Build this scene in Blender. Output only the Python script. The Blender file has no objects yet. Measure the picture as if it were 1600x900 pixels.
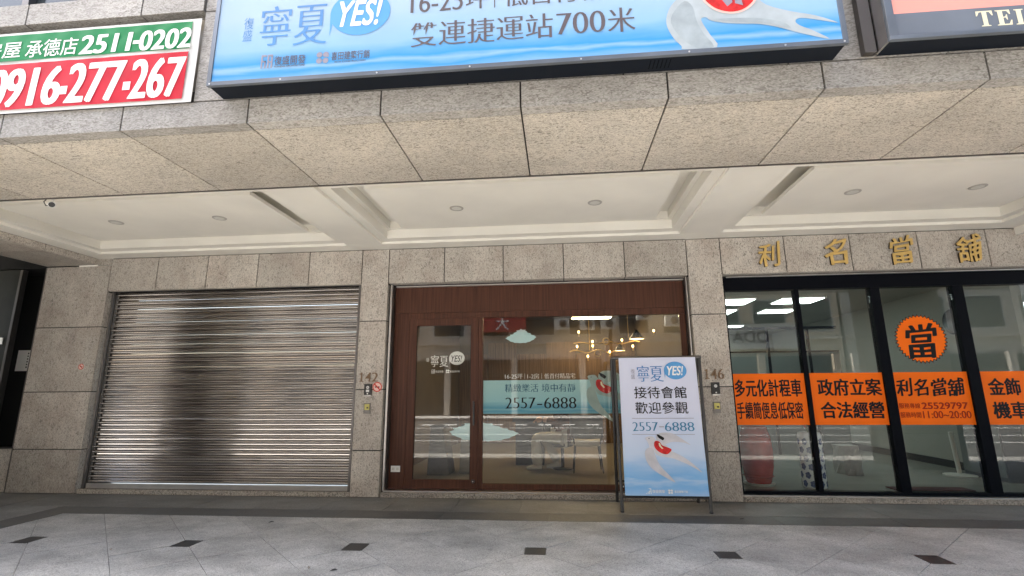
import bpy, bmesh, math, random
from mathutils import Vector, Matrix
from mathutils.geometry import tessellate_polygon
R = math.radians
random.seed(7)
SC = bpy.context.scene
COL = SC.collection

# ------------------------------------------------------------------ camera, world, sun, exposure
D = 6.70998
cam = bpy.data.cameras.new('camera'); cam.sensor_width = 36.0; cam.lens = 772.317 / 1600 * 36
cam.clip_start = 0.05; cam.clip_end = 600
co = bpy.data.objects.new('camera', cam); COL.objects.link(co); SC.camera = co
p, y, r = R(11.83383), R(5.29929), R(-0.41597)
F = Vector((-math.sin(y)*math.cos(p), math.cos(y)*math.cos(p), math.sin(p)))
ri = Vector((math.cos(y), math.sin(y), 0)); up = ri.cross(F)
RX = ri*math.cos(r) + up*math.sin(r); UX = up*math.cos(r) - ri*math.sin(r)
co.matrix_world = Matrix(((RX.x, UX.x, -F.x, 0), (RX.y, UX.y, -F.y, -D), (RX.z, UX.z, -F.z, 1.35), (0, 0, 0, 1)))

W = bpy.data.worlds.new('World'); SC.world = W; W.use_nodes = True
nt = W.node_tree; bg = nt.nodes['Background']
sky = nt.nodes.new('ShaderNodeTexSky'); sky.sky_type = 'NISHITA'; sky.sun_disc = False
SUN_EL, SUN_AZ = R(56), R(272)          # azimuth clockwise from +Y
sky.sun_elevation = SUN_EL; sky.sun_rotation = SUN_AZ
sky.air_density = 1.2; sky.dust_density = 4.0; sky.ozone_density = 1.0
nt.links.new(sky.outputs[0], bg.inputs[0]); bg.inputs[1].default_value = 0.075
sl = bpy.data.lights.new('sun', 'SUN'); sl.energy = 5.0; sl.angle = R(6); sl.color = (1, 0.96, 0.9)
so = bpy.data.objects.new('sun', sl); COL.objects.link(so)
sd = Vector((math.sin(SUN_AZ)*math.cos(SUN_EL), math.cos(SUN_AZ)*math.cos(SUN_EL), math.sin(SUN_EL)))
so.rotation_euler = sd.to_track_quat('Z', 'Y').to_euler()
SC.view_settings.view_transform = 'Standard'; SC.view_settings.look = 'None'
SC.view_settings.exposure = 3.27; SC.view_settings.gamma = 1.0
SC.cycles.use_denoising = True
SC.cycles.max_bounces = 10; SC.cycles.diffuse_bounces = 6; SC.cycles.glossy_bounces = 4; SC.cycles.transparent_max_bounces = 16

# ------------------------------------------------------------------ materials
def mat(name):
    m = bpy.data.materials.new(name); m.use_nodes = True
    n = m.node_tree.nodes; return m, n, m.node_tree.links, n['Principled BSDF']
def simple(name, col, rough=0.6, metal=0.0, spec=0.5, var=0.0, vscale=8, bump=0.0, bscale=60):
    m, n, L, b = mat(name)
    b.inputs['Base Color'].default_value = (*col, 1); b.inputs['Roughness'].default_value = rough
    b.inputs['Metallic'].default_value = metal; b.inputs['Specular IOR Level'].default_value = spec
    tc = n.new('ShaderNodeTexCoord')
    if var:
        nz = n.new('ShaderNodeTexNoise'); nz.inputs['Scale'].default_value = vscale; nz.inputs['Detail'].default_value = 6
        L.new(tc.outputs['Object'], nz.inputs['Vector'])
        rp = n.new('ShaderNodeValToRGB'); L.new(nz.outputs['Fac'], rp.inputs[0])
        rp.color_ramp.elements[0].position = .3; rp.color_ramp.elements[1].position = .7
        rp.color_ramp.elements[0].color = (*[c*(1-var) for c in col], 1); rp.color_ramp.elements[1].color = (*[min(1, c*(1+var)) for c in col], 1)
        L.new(rp.outputs[0], b.inputs['Base Color'])
    if bump:
        nb = n.new('ShaderNodeTexNoise'); nb.inputs['Scale'].default_value = bscale; nb.inputs['Detail'].default_value = 4
        L.new(tc.outputs['Object'], nb.inputs['Vector'])
        bp = n.new('ShaderNodeBump'); bp.inputs['Strength'].default_value = bump; bp.inputs['Distance'].default_value = .01
        L.new(nb.outputs['Fac'], bp.inputs['Height']); L.new(bp.outputs[0], b.inputs['Normal'])
    return m
def emit(name, col, s):
    m, n, L, b = mat(name); b.inputs['Base Color'].default_value = (*col, 1)
    b.inputs['Emission Color'].default_value = (*col, 1); b.inputs['Emission Strength'].default_value = s; return m
def nd(n, t, **k):
    q = n.new(t)
    for a, v in k.items(): setattr(q, a, v)
    return q
def stone(name, base, dark, stretch=(1, 1, 1), rough=.55, fleck=70, thr=(.36, .47), tint=(0.42, .36, .31), bump=.25, stain=None, tone=(.87, 1.08), spots=False):
    """grey-beige granite: mottled ground colour, dark wriggling flecks, paler crystals; offset per object"""
    m, n, L, b = mat(name)
    tc = nd(n, 'ShaderNodeTexCoord'); oi = nd(n, 'ShaderNodeObjectInfo')
    ad = nd(n, 'ShaderNodeVectorMath', operation='ADD'); sc = nd(n, 'ShaderNodeVectorMath', operation='SCALE')
    cv = nd(n, 'ShaderNodeCombineXYZ')
    for i in range(3): L.new(oi.outputs['Random'], cv.inputs[i])
    sc.inputs['Scale'].default_value = 37.0; L.new(cv.outputs[0], sc.inputs[0])
    L.new(tc.outputs['Object'], ad.inputs[0]); L.new(sc.outputs[0], ad.inputs[1])
    mp = nd(n, 'ShaderNodeMapping'); mp.inputs['Scale'].default_value = stretch; L.new(ad.outputs[0], mp.inputs[0])
    # flecks
    nf = nd(n, 'ShaderNodeTexNoise'); nf.inputs['Scale'].default_value = fleck; nf.inputs['Detail'].default_value = 3; nf.inputs['Distortion'].default_value = 1.6
    L.new(mp.outputs[0], nf.inputs['Vector'])
    rf = nd(n, 'ShaderNodeValToRGB'); L.new(nf.outputs['Fac'], rf.inputs[0])
    rf.color_ramp.elements[0].position = thr[0]; rf.color_ramp.elements[0].color = (0, 0, 0, 1)
    rf.color_ramp.elements[1].position = thr[1]; rf.color_ramp.elements[1].color = (1, 1, 1, 1)
    # clustering of the flecks
    nc = nd(n, 'ShaderNodeTexNoise'); nc.inputs['Scale'].default_value = 9; nc.inputs['Detail'].default_value = 3; L.new(mp.outputs[0], nc.inputs['Vector'])
    rc = nd(n, 'ShaderNodeMapRange'); rc.inputs[1].default_value = .3; rc.inputs[2].default_value = .7; rc.inputs[3].default_value = .0; rc.inputs[4].default_value = .55
    L.new(nc.outputs['Fac'], rc.inputs[0])
    mx0 = nd(n, 'ShaderNodeMath', operation='MAXIMUM'); L.new(rf.outputs[0], mx0.inputs[0]); L.new(rc.outputs[0], mx0.inputs[1])
    # slow colour drift
    ns = nd(n, 'ShaderNodeTexNoise'); ns.inputs['Scale'].default_value = 3.5; ns.inputs['Detail'].default_value = 5; L.new(ad.outputs[0], ns.inputs['Vector'])
    m1 = nd(n, 'ShaderNodeMix', data_type='RGBA'); m1.inputs[6].default_value = (*base, 1); m1.inputs[7].default_value = (*tint, 1)
    rs = nd(n, 'ShaderNodeMapRange'); rs.inputs[1].default_value = .4; rs.inputs[2].default_value = .75; L.new(ns.outputs['Fac'], rs.inputs[0]); L.new(rs.outputs[0], m1.inputs[0])
    # pale crystals
    nv = nd(n, 'ShaderNodeTexNoise'); nv.inputs['Scale'].default_value = fleck*1.9; nv.inputs['Detail'].default_value = 2; L.new(mp.outputs[0], nv.inputs['Vector'])
    rv = nd(n, 'ShaderNodeMapRange'); rv.inputs[1].default_value = .3; rv.inputs[2].default_value = .7; rv.inputs[3].default_value = .78; rv.inputs[4].default_value = 1.2
    L.new(nv.outputs['Fac'], rv.inputs[0])
    mv = nd(n, 'ShaderNodeVectorMath', operation='SCALE'); L.new(m1.outputs[2], mv.inputs[0]); L.new(rv.outputs[0], mv.inputs['Scale'])
    # per-panel tone
    rt = nd(n, 'ShaderNodeMapRange'); rt.inputs[3].default_value = tone[0]; rt.inputs[4].default_value = tone[1]; L.new(oi.outputs['Random'], rt.inputs[0])
    mt = nd(n, 'ShaderNodeVectorMath', operation='SCALE'); L.new(mv.outputs[0], mt.inputs[0]); L.new(rt.outputs[0], mt.inputs['Scale'])
    m2 = nd(n, 'ShaderNodeMix', data_type='RGBA'); m2.inputs[6].default_value = (*dark, 1); L.new(mt.outputs[0], m2.inputs[7]); L.new(mx0.outputs[0], m2.inputs[0])
    fin = m2.outputs[2]
    if stain:
        ge = nd(n, 'ShaderNodeNewGeometry'); na = nd(n, 'ShaderNodeTexNoise'); na.inputs['Scale'].default_value = stain[0]; na.inputs['Detail'].default_value = 7; na.inputs['Roughness'].default_value = .62
        mpp = nd(n, 'ShaderNodeMapping'); mpp.inputs['Scale'].default_value = stain[1]; L.new(ge.outputs['Position'], mpp.inputs[0]); L.new(mpp.outputs[0], na.inputs['Vector'])
        ra = nd(n, 'ShaderNodeMapRange'); ra.inputs[1].default_value = .35; ra.inputs[2].default_value = .62; ra.inputs[3].default_value = stain[2]; ra.inputs[4].default_value = 1.06; L.new(na.outputs['Fac'], ra.inputs[0])
        vs = nd(n, 'ShaderNodeVectorMath', operation='SCALE'); L.new(fin, vs.inputs[0]); L.new(ra.outputs[0], vs.inputs['Scale']); fin = vs.outputs[0]
    if spots:
        vo = nd(n, 'ShaderNodeTexVoronoi'); vo.inputs['Scale'].default_value = 3.2; L.new(ge.outputs['Position'], vo.inputs['Vector'])
        sx_ = nd(n, 'ShaderNodeSeparateXYZ'); L.new(vo.outputs['Color'], sx_.inputs[0])
        mu = nd(n, 'ShaderNodeMath', operation='MULTIPLY'); mu.inputs[1].default_value = .13; L.new(sx_.outputs[0], mu.inputs[0])
        sb = nd(n, 'ShaderNodeMath', operation='SUBTRACT'); sb.inputs[1].default_value = .055; L.new(mu.outputs[0], sb.inputs[0])
        lt = nd(n, 'ShaderNodeMath', operation='LESS_THAN'); L.new(vo.outputs['Distance'], lt.inputs[0]); L.new(sb.outputs[0], lt.inputs[1])
        mr_ = nd(n, 'ShaderNodeMapRange'); mr_.inputs[3].default_value = 1.0; mr_.inputs[4].default_value = .72; L.new(lt.outputs[0], mr_.inputs[0])
        v2 = nd(n, 'ShaderNodeVectorMath', operation='SCALE'); L.new(fin, v2.inputs[0]); L.new(mr_.outputs[0], v2.inputs['Scale']); fin = v2.outputs[0]
    L.new(fin, b.inputs['Base Color']); b.inputs['Roughness'].default_value = rough
    bp = nd(n, 'ShaderNodeBump'); bp.inputs['Strength'].default_value = bump; bp.inputs['Distance'].default_value = .004
    L.new(nf.outputs['Fac'], bp.inputs['Height']); L.new(bp.outputs[0], b.inputs['Normal'])
    return m
def glass(name, tint, f0=.06, rough=0.0):
    m, n, L, b = mat(name); n.remove(b); out = n['Material Output']
    lw = nd(n, 'ShaderNodeLayerWeight'); lw.inputs[0].default_value = .5
    pw = nd(n, 'ShaderNodeMath', operation='POWER'); pw.inputs[1].default_value = 5; L.new(lw.outputs['Facing'], pw.inputs[0])
    ma = nd(n, 'ShaderNodeMath', operation='MULTIPLY_ADD'); ma.inputs[1].default_value = 1-f0; ma.inputs[2].default_value = f0; L.new(pw.outputs[0], ma.inputs[0])
    t = nd(n, 'ShaderNodeBsdfTransparent'); t.inputs[0].default_value = (*tint, 1)
    g = nd(n, 'ShaderNodeBsdfGlossy'); g.inputs['Roughness'].default_value = rough
    ms = nd(n, 'ShaderNodeMixShader'); L.new(ma.outputs[0], ms.inputs[0]); L.new(t.outputs[0], ms.inputs[1]); L.new(g.outputs[0], ms.inputs[2])
    L.new(ms.outputs[0], out.inputs[0]); return m
def wood(name, c0, c1, scale=(28, 28, .8), rough=.4):
    m, n, L, b = mat(name)
    tc = nd(n, 'ShaderNodeTexCoord'); oi = nd(n, 'ShaderNodeObjectInfo'); mp = nd(n, 'ShaderNodeMapping'); mp.inputs['Scale'].default_value = scale
    L.new(tc.outputs['Object'], mp.inputs[0])
    cv = nd(n, 'ShaderNodeCombineXYZ')
    mm = nd(n, 'ShaderNodeMath', operation='MULTIPLY'); mm.inputs[1].default_value = 50; L.new(oi.outputs['Random'], mm.inputs[0])
    for i in range(3): L.new(mm.outputs[0], cv.inputs[i])
    L.new(cv.outputs[0], mp.inputs['Location'])
    nz = nd(n, 'ShaderNodeTexNoise'); nz.inputs['Scale'].default_value = 1.6; nz.inputs['Detail'].default_value = 7; nz.inputs['Distortion'].default_value = .5
    L.new(mp.outputs[0], nz.inputs['Vector'])
    rp = nd(n, 'ShaderNodeValToRGB'); L.new(nz.outputs['Fac'], rp.inputs[0])
    rp.color_ramp.elements[0].position = .3; rp.color_ramp.elements[0].color = (*c0, 1)
    rp.color_ramp.elements[1].position = .72; rp.color_ramp.elements[1].color = (*c1, 1)
    L.new(rp.outputs[0], b.inputs['Base Color']); b.inputs['Roughness'].default_value = rough
    return m
def seaprint(name, sky_c, mid_c, sea_c, foam_c, horizon, rough=.35, rot=0.0, nsc=2.0):
    """printed vinyl: pale sky that turns to a misty blue sea near the bottom, in panel proportions"""
    m, n, L, b = mat(name)
    tc = nd(n, 'ShaderNodeTexCoord'); sp = nd(n, 'ShaderNodeSeparateXYZ'); L.new(tc.outputs['Generated'], sp.inputs[0])
    mp = nd(n, 'ShaderNodeMapping'); mp.inputs['Scale'].default_value = (1.6*nsc, 1, 9*nsc); mp.inputs['Rotation'].default_value = (0, rot, 0); L.new(tc.outputs['Object'], mp.inputs[0])
    nz = nd(n, 'ShaderNodeTexNoise'); nz.inputs['Scale'].default_value = 1; nz.inputs['Detail'].default_value = 6; nz.inputs['Distortion'].default_value = .4
    L.new(mp.outputs[0], nz.inputs['Vector'])
    ma = nd(n, 'ShaderNodeMath', operation='MULTIPLY_ADD'); ma.inputs[1].default_value = horizon*.42; L.new(nz.outputs['Fac'], ma.inputs[0]); L.new(sp.outputs['Z'], ma.inputs[2])
    rp = nd(n, 'ShaderNodeValToRGB'); L.new(ma.outputs[0], rp.inputs[0]); cr = rp.color_ramp
    mixc = lambda a, b_, t: tuple(x_*(1-t)+y_*t for x_, y_ in zip(a, b_))
    cr.elements[0].position = horizon*.2; cr.elements[0].color = (*mixc(sea_c, foam_c, .5), 1)
    cr.elements[1].position = 1.0; cr.elements[1].color = (*sky_c, 1)
    for pos, c in ((horizon*.4, sea_c), (horizon*.52, mixc(sea_c, foam_c, .7)), (horizon*.62, sea_c), (horizon*.85, mixc(sea_c, mid_c, .4)), (horizon*1.12, mid_c), (min(horizon*2.2, .9), sky_c)):
        e = cr.elements.new(pos); e.color = (*c, 1)
    L.new(rp.outputs[0], b.inputs['Base Color']); b.inputs['Roughness'].default_value = rough
    return m
def gradprint(name, c0, c1, axis='Z', rough=.4):
    m, n, L, b = mat(name)
    tc = nd(n, 'ShaderNodeTexCoord'); sp = nd(n, 'ShaderNodeSeparateXYZ'); L.new(tc.outputs['Generated'], sp.inputs[0])
    rp = nd(n, 'ShaderNodeValToRGB'); L.new(sp.outputs[axis], rp.inputs[0])
    rp.color_ramp.elements[0].color = (*c0, 1); rp.color_ramp.elements[1].color = (*c1, 1); L.new(rp.outputs[0], b.inputs['Base Color'])
    b.inputs['Roughness'].default_value = rough; return m

M = {}
M['wall_stone'] = stone('wall_stone', (.53, .49, .435), (.19, .17, .15), (1, 1, .55), fleck=48, thr=(.36, .47), stain=(1.1, (1.5, 1, .45), .87))
M['soffit_stone'] = stone('soffit_stone', (.47, .435, .385), (.15, .135, .118), (.6, 1.2, 1), fleck=58, thr=(.37, .49), tint=(.52, .475, .415), stain=(.9, (.7, 1.2, 1), .84))
M['fascia_stone'] = stone('fascia_stone', (.335, .322, .305), (.16, .145, .13), (.55, 1, 1.3), fleck=46, thr=(.36, .5), tint=(.4, .385, .365), rough=.6, stain=(1.6, (1, 1, 1), .86))
M['plinth_stone'] = stone('plinth_stone', (.46, .42, .36), (.1, .09, .08), (1, 1, 1), fleck=45, thr=(.42, .52), bump=.4)
M['floor_stone'] = stone('floor_stone', (.56, .55, .525), (.2, .2, .19), (1, 1, 1), fleck=80, thr=(.4, .52), tint=(.42, .42, .405), rough=.5, bump=.25, stain=(1.5, (1, 1.5, 1), .66), tone=(.96, 1.03), spots=True)
M['border_stone'] = stone('border_stone', (.2, .2, .195), (.12, .12, .12), (.4, 1, 1), fleck=80, thr=(.36, .5), tint=(.24, .235, .225), rough=.5, stain=(1.5, (.8, 1.6, 1), .7))
M['band_stone'] = stone('band_stone', (.085, .085, .086), (.05, .05, .05), (.3, 1.4, 1), fleck=80, thr=(.36, .5), tint=(.11, .11, .108), rough=.45)
M['inset_stone'] = stone('inset_stone', (.03, .03, .03), (.015, .015, .015), (1, 1, 1), fleck=80, tint=(.045, .045, .045), rough=.45)
M['joint'] = simple('joint', (.03, .028, .026), .9)
M['grout'] = simple('grout', (.26, .255, .24), .9, var=.3, vscale=3)
M['white'] = simple('white_paint', (.79, .765, .7), .6, var=.055, vscale=1.3)
M['core'] = simple('concrete_core', (.3, .29, .27), .8, var=.15, vscale=2)
M['steel'] = simple('brushed_steel', (.5, .48, .46), .35, 1.0, var=.1, vscale=5)
M['alu'] = simple('dark_aluminium', (.16, .15, .145), .4, .9)
M['silver'] = simple('silver_trim', (.7, .69, .68), .3, 1.0)
M['black'] = simple('black_frame', (.0022, .003, .006), .6, spec=.08)
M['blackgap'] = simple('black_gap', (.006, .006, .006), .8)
M['signbox'] = simple('navy_sign_box', (.004, .0065, .012), .5, spec=.15)
M['signtrim'] = simple('grey_sign_trim', (.16, .18, .21), .3, .6, var=.25, vscale=1.5)
M['wood'] = wood('brown_laminate', (.05, .018, .010), (.105, .040, .023), rough=.5)
M['wood_in'] = wood('interior_wood', (.1, .06, .035), (.2, .13, .08))
M['glass_w'] = glass('window_glass', (.94, .94, .92), .048)
M['glass_b'] = glass('shop_glass', (.9, .92, .9), .042)
M['dark_door'] = simple('dark_green_metal', (.016, .018, .015), .5, spec=.25, var=.3, vscale=3)
M['gold'] = simple('gold_letter_face', (.66, .45, .15), .35, .1)
M['gold_side'] = simple('gold_letter_side', (.045, .03, .02), .5, .3)
M['bronze'] = simple('bronze_digit', (.2, .13, .08), .4, .6)
M['plastic_b'] = simple('black_plastic', (.012, .012, .013), .3)
M['plastic_w'] = simple('white_plastic', (.75, .75, .73), .35)
M['tube'] = simple('dark_grey_tube', (.06, .058, .058), .35, .5)
M['orange'] = simple('orange_vinyl', (.93, .165, .007), .45, var=.05, vscale=3)
M['ink'] = simple('black_ink', (.012, .012, .014), .45)
M['inkred'] = simple('dark_red_ink', (.3, .02, .006), .45)
M['inkgrey'] = simple('grey_ink', (.12, .1, .11), .4)
M['inkgrey2'] = simple('pale_grey_ink', (.28, .27, .33), .4)
M['inkblue'] = gradprint('blue_ink', (.07, .3, .62), (.12, .2, .45))
M['inkteal'] = gradprint('teal_ink', (.03, .2, .4), (.09, .26, .42))
M['inkteal_d'] = simple('dark_teal_ink', (.02, .11, .21), .4)
M['bubble'] = simple('blue_bubble_ink', (.11, .34, .68), .4)
M['inkwhite'] = simple('white_ink', (.85, .85, .85), .4)
M['inkcream'] = simple('cream_ink', (.75, .7, .5), .4)
M['green'] = simple('green_cloth', (.0, .2, .06), .4, var=.08, vscale=3)
M['red'] = simple('red_cloth', (.5, .01, .028), .4, var=.1, vscale=5)
M['cloth'] = simple('white_cloth', (.66, .66, .65), .45)
M['pink'] = simple('pink_face', (.8, .33, .28), .4)
M['greyface'] = simple('slate_face', (.145, .165, .2), .35, var=.12, vscale=2)
M['bird'] = simple('bird_print', (.4, .45, .48), .4, var=.12, vscale=7)
M['bird2'] = simple('bird_wing_print', (.34, .39, .42), .4, var=.15, vscale=9)
M['birdg'] = simple('bird_print_glass', (.42, .53, .52), .4, var=.1, vscale=9)
M['birdred'] = simple('bird_red_print', (.6, .03, .03), .4, var=.4, vscale=16)
M['cloudp'] = seaprint('cloud_print', (.56, .78, .82), (.5, .74, .8), (.42, .68, .76), (.6, .8, .84), .4, nsc=1.5)
M['billboard'] = seaprint('billboard_print', (.37, .5, .66), (.26, .45, .66), (.05, .29, .64), (.34, .5, .66), .15, rot=-.04, nsc=1.1)
M['poster'] = seaprint('poster_print', (.66, .69, .85), (.56, .68, .88), (.22, .48, .82), (.5, .66, .88), .3, nsc=1.8)
M['banner'] = seaprint('window_banner_print', (.46, .72, .76), (.38, .68, .76), (.13, .4, .58), (.3, .6, .66), .4, nsc=1.6)
M['asphalt'] = simple('asphalt', (.078, .076, .073), .85, var=.25, vscale=4, bump=.3, bscale=120)
M['kerb'] = simple('kerb_concrete', (.4, .385, .36), .8, var=.15, vscale=6)
M['yellow'] = simple('yellow_road_paint', (.6, .42, .08), .7, var=.15, vscale=9)
M['roadwhite'] = simple('white_road_paint', (.6, .6, .58), .7, var=.12, vscale=9)
M['tan'] = simple('tan_render', (.6, .5, .38), .8, var=.1, vscale=1)
M['tan2'] = simple('grey_render', (.52, .48, .42), .8, var=.1, vscale=1)
M['win'] = simple('dark_window', (.05, .06, .065), .1)
M['acgrey'] = simple('aircon_white', (.6, .59, .55), .5)
M['signred'] = simple('street_sign_red', (.42, .06, .05), .5)
M['in_wall'] = simple('interior_plaster', (.3, .295, .265), .7, var=.04, vscale=1)
M['in_brown'] = simple('interior_brown_wall', (.11, .085, .06), .6, var=.1, vscale=2)
M['in_floor'] = simple('interior_floor', (.2, .19, .165), .3, var=.06, vscale=3)
M['in_floor_b'] = simple('interior_floor_light', (.24, .24, .215), .25, var=.06, vscale=3)
M['grey_part'] = simple('frosted_film', (.12, .135, .13), .5)
M['lampcool'] = emit('lit_ceiling_panel', (.85, 1, .97), 1.1)
M['lampwarm'] = emit('warm_lit_panel', (1, .74, .4), 6.5)
M['bulb'] = emit('warm_bulb', (1, .62, .22), 1.3)
M['ringgrey'] = simple('downlight_ring', (.4, .38, .35), .4); M['ringdark'] = simple('downlight_inner', (.07, .068, .065), .35)
M['drum'] = simple('red_glazed_pot', (.34, .03, .022), .2, var=.2, vscale=6)
M['porcelain'] = simple('white_porcelain', (.7, .72, .74), .15)
M['cobalt'] = simple('cobalt_glaze', (.06, .085, .2), .25)
M['skin'] = simple('skin', (.5, .3, .22), .55)
M['trouser'] = simple('cream_trousers', (.5, .48, .42), .8, bump=.3, bscale=20)
M['jacket'] = simple('brown_jacket', (.12, .045, .025), .7, bump=.3, bscale=25)
M['hair'] = simple('dark_hair', (.015, .012, .01), .5)
M['shoe'] = simple('white_shoes', (.6, .6, .57), .5)
M['desk'] = simple('slate_desk', (.05, .055, .06), .5)
M['chairgrey'] = simple('grey_upholstery', (.13, .125, .12), .7, var=.1)
M['seatcream'] = simple('cream_seat', (.5, .45, .36), .6)
M['leaf'] = simple('leaf_green', (.08, .13, .03), .5, var=.3)
M['flower'] = simple('red_flower', (.35, .03, .03), .6)
M['matred'] = simple('maroon_mat', (.06, .012, .014), .9, bump=.4, bscale=150)
M['nosmoke'] = simple('red_sticker_ink', (.6, .06, .04), .5)
M['pinksticker'] = simple('pale_pink_sticker', (.8, .55, .5), .5)
M['brass'] = simple('brass_switch', (.4, .36, .12), .35, .8)

for k_ in ('orange', 'ink', 'inkred', 'inkgrey', 'inkgrey2', 'inkblue', 'inkteal', 'inkteal_d', 'bubble', 'inkwhite', 'inkcream', 'green', 'red', 'cloth', 'pink', 'greyface', 'bird', 'bird2', 'birdg', 'birdred', 'cloudp', 'billboard', 'poster', 'banner', 'wood', 'pinksticker', 'nosmoke'):
    M[k_].node_tree.nodes['Principled BSDF'].inputs['Specular IOR Level'].default_value = .14 if k_ != 'wood' else .25
# shutter: stainless with smears
m, n, L, b = mat('shutter_steel'); M['shutter'] = m
b.inputs['Metallic'].default_value = 1.0
tc = nd(n, 'ShaderNodeTexCoord'); mp = nd(n, 'ShaderNodeMapping'); mp.inputs['Scale'].default_value = (.7, 1, 6)
oi = nd(n, 'ShaderNodeObjectInfo'); cvx = nd(n, 'ShaderNodeCombineXYZ'); mmx = nd(n, 'ShaderNodeMath', operation='MULTIPLY'); mmx.inputs[1].default_value = 40
L.new(oi.outputs['Random'], mmx.inputs[0]); L.new(mmx.outputs[0], cvx.inputs[1]); L.new(cvx.outputs[0], mp.inputs['Location'])
L.new(tc.outputs['Object'], mp.inputs[0])
nz = nd(n, 'ShaderNodeTexNoise'); nz.inputs['Scale'].default_value = 3; nz.inputs['Detail'].default_value = 6; L.new(mp.outputs[0], nz.inputs['Vector'])
mr = nd(n, 'ShaderNodeMapRange'); mr.inputs[1].default_value = .3; mr.inputs[2].default_value = .7; mr.inputs[3].default_value = .08; mr.inputs[4].default_value = .17
L.new(nz.outputs['Fac'], mr.inputs[0]); L.new(mr.outputs[0], b.inputs['Roughness'])
rp = nd(n, 'ShaderNodeValToRGB'); L.new(nz.outputs['Fac'], rp.inputs[0])
rp.color_ramp.elements[0].position = .3; rp.color_ramp.elements[0].color = (.44, .41, .39, 1); rp.color_ramp.elements[1].position = .7; rp.color_ramp.elements[1].color = (.6, .57, .545, 1)
L.new(rp.outputs[0], b.inputs['Base Color'])

# ------------------------------------------------------------------ mesh helpers
WL = {}                                   # world location of each object made here
class MB:
    def __init__(s): s.bm = bmesh.new()
    def box(s, x0, x1, y0, y1, z0, z1):
        v = [s.bm.verts.new(c) for c in ((x0, y0, z0), (x1, y0, z0), (x1, y1, z0), (x0, y1, z0), (x0, y0, z1), (x1, y0, z1), (x1, y1, z1), (x0, y1, z1))]
        for f in ((0, 3, 2, 1), (4, 5, 6, 7), (0, 1, 5, 4), (1, 2, 6, 5), (2, 3, 7, 6), (3, 0, 4, 7)): s.bm.faces.new([v[i] for i in f])
        return s
    def prism(s, pts, a, b):
        """pts: 3-D points of a planar outline; extruded by vector b-a"""
        d = Vector(b) - Vector(a); v0 = [s.bm.verts.new(q) for q in pts]; v1 = [s.bm.verts.new(Vector(q) + d) for q in pts]
        n = len(pts); s.bm.faces.new(v0[::-1]); s.bm.faces.new(v1)
        for i in range(n): s.bm.faces.new((v0[i], v0[(i+1) % n], v1[(i+1) % n], v1[i]))
        return s
    def tube(s, pts, rad, seg=8, cap=True):
        pts = [Vector(q) for q in pts]; rad = rad if isinstance(rad, (list, tuple)) else [rad]*len(pts)
        rings = []
        for i, q in enumerate(pts):
            t = (pts[min(i+1, len(pts)-1)] - pts[max(i-1, 0)]).normalized()
            a = t.orthogonal().normalized() if i == 0 else (pa - t*pa.dot(t)).normalized()
            pa = a; c = t.cross(a)
            rings.append([s.bm.verts.new(q + (a*math.cos(k*2*math.pi/seg) + c*math.sin(k*2*math.pi/seg))*rad[i]) for k in range(seg)])
        for A, B in zip(rings, rings[1:]):
            for k in range(seg): s.bm.faces.new((A[k], A[(k+1) % seg], B[(k+1) % seg], B[k]))
        if cap: s.bm.faces.new(rings[0][::-1]); s.bm.faces.new(rings[-1])
        return s
    def lathe(s, prof, c, axis='z', seg=24):
        rings = []
        for rr, h in prof:
            ring = []
            for k in range(seg):
                a = k*2*math.pi/seg; u, w = rr*math.cos(a), rr*math.sin(a)
                q = {'z': (c[0]+u, c[1]+w, c[2]+h), 'y': (c[0]+u, c[1]+h, c[2]-w), 'x': (c[0]+h, c[1]+u, c[2]+w)}[axis]
                ring.append(s.bm.verts.new(q))
            rings.append(ring)
        for A, B in zip(rings, rings[1:]):
            for k in range(seg): s.bm.faces.new((A[k], A[(k+1) % seg], B[(k+1) % seg], B[k]))
        s.bm.faces.new(rings[0][::-1]); s.bm.faces.new(rings[-1])
        return s
    def sphere(s, c, rad, seg=10):
        sc = rad if isinstance(rad, (tuple, list)) else (rad, rad, rad)
        bmesh.ops.create_uvsphere(s.bm, u_segments=seg, v_segments=max(6, seg//2+2), radius=1, matrix=Matrix.Translation(c) @ Matrix.Diagonal((*sc, 1))); return s
    def bevel(s, w, seg=1):
        es = [e for e in s.bm.edges if len(e.link_faces) == 2 and e.calc_face_angle(0) > .4]
        bmesh.ops.bevel(s.bm, geom=es, offset=w, segments=seg, affect='EDGES', profile=.5); return s
    def build(s, name, m, parent=None, smooth=False, origin=None, data=None):
        bmesh.ops.recalc_face_normals(s.bm, faces=s.bm.faces)
        vs = [v.co for v in s.bm.verts]
        c = Vector(origin) if origin else Vector([(min(v[i] for v in vs) + max(v[i] for v in vs))/2 for i in range(3)])
        bmesh.ops.translate(s.bm, verts=s.bm.verts, vec=-c)
        me = bpy.data.meshes.new(name); s.bm.to_mesh(me); s.bm.free()
        if smooth:
            for f in me.polygons: f.use_smooth = True
            try: me.set_sharp_from_angle(angle=R(38))
            except Exception: pass
        for mm in (m if isinstance(m, (list, tuple)) else [m]): me.materials.append(mm)
        return link(name, me, c, parent)
def link(name, me, c, parent=None):
    o = bpy.data.objects.new(name, me); COL.objects.link(o)
    WL[o.name] = Vector(c)
    if parent: o.parent = parent; o.location = Vector(c) - WL[parent.name]
    else: o.location = c
    return o
def tag(o, label=None, cat=None, group=None, kind=None):
    for k, v in (('label', label), ('category', cat), ('group', group), ('kind', kind)):
        if v: o[k] = v
    return o
def thing(name, loc, label, cat, group=None):
    o = bpy.data.objects.new(name, None); COL.objects.link(o); o.location = loc; o.empty_display_size = .1; WL[o.name] = Vector(loc)
    return tag(o, label, cat, group)
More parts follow.
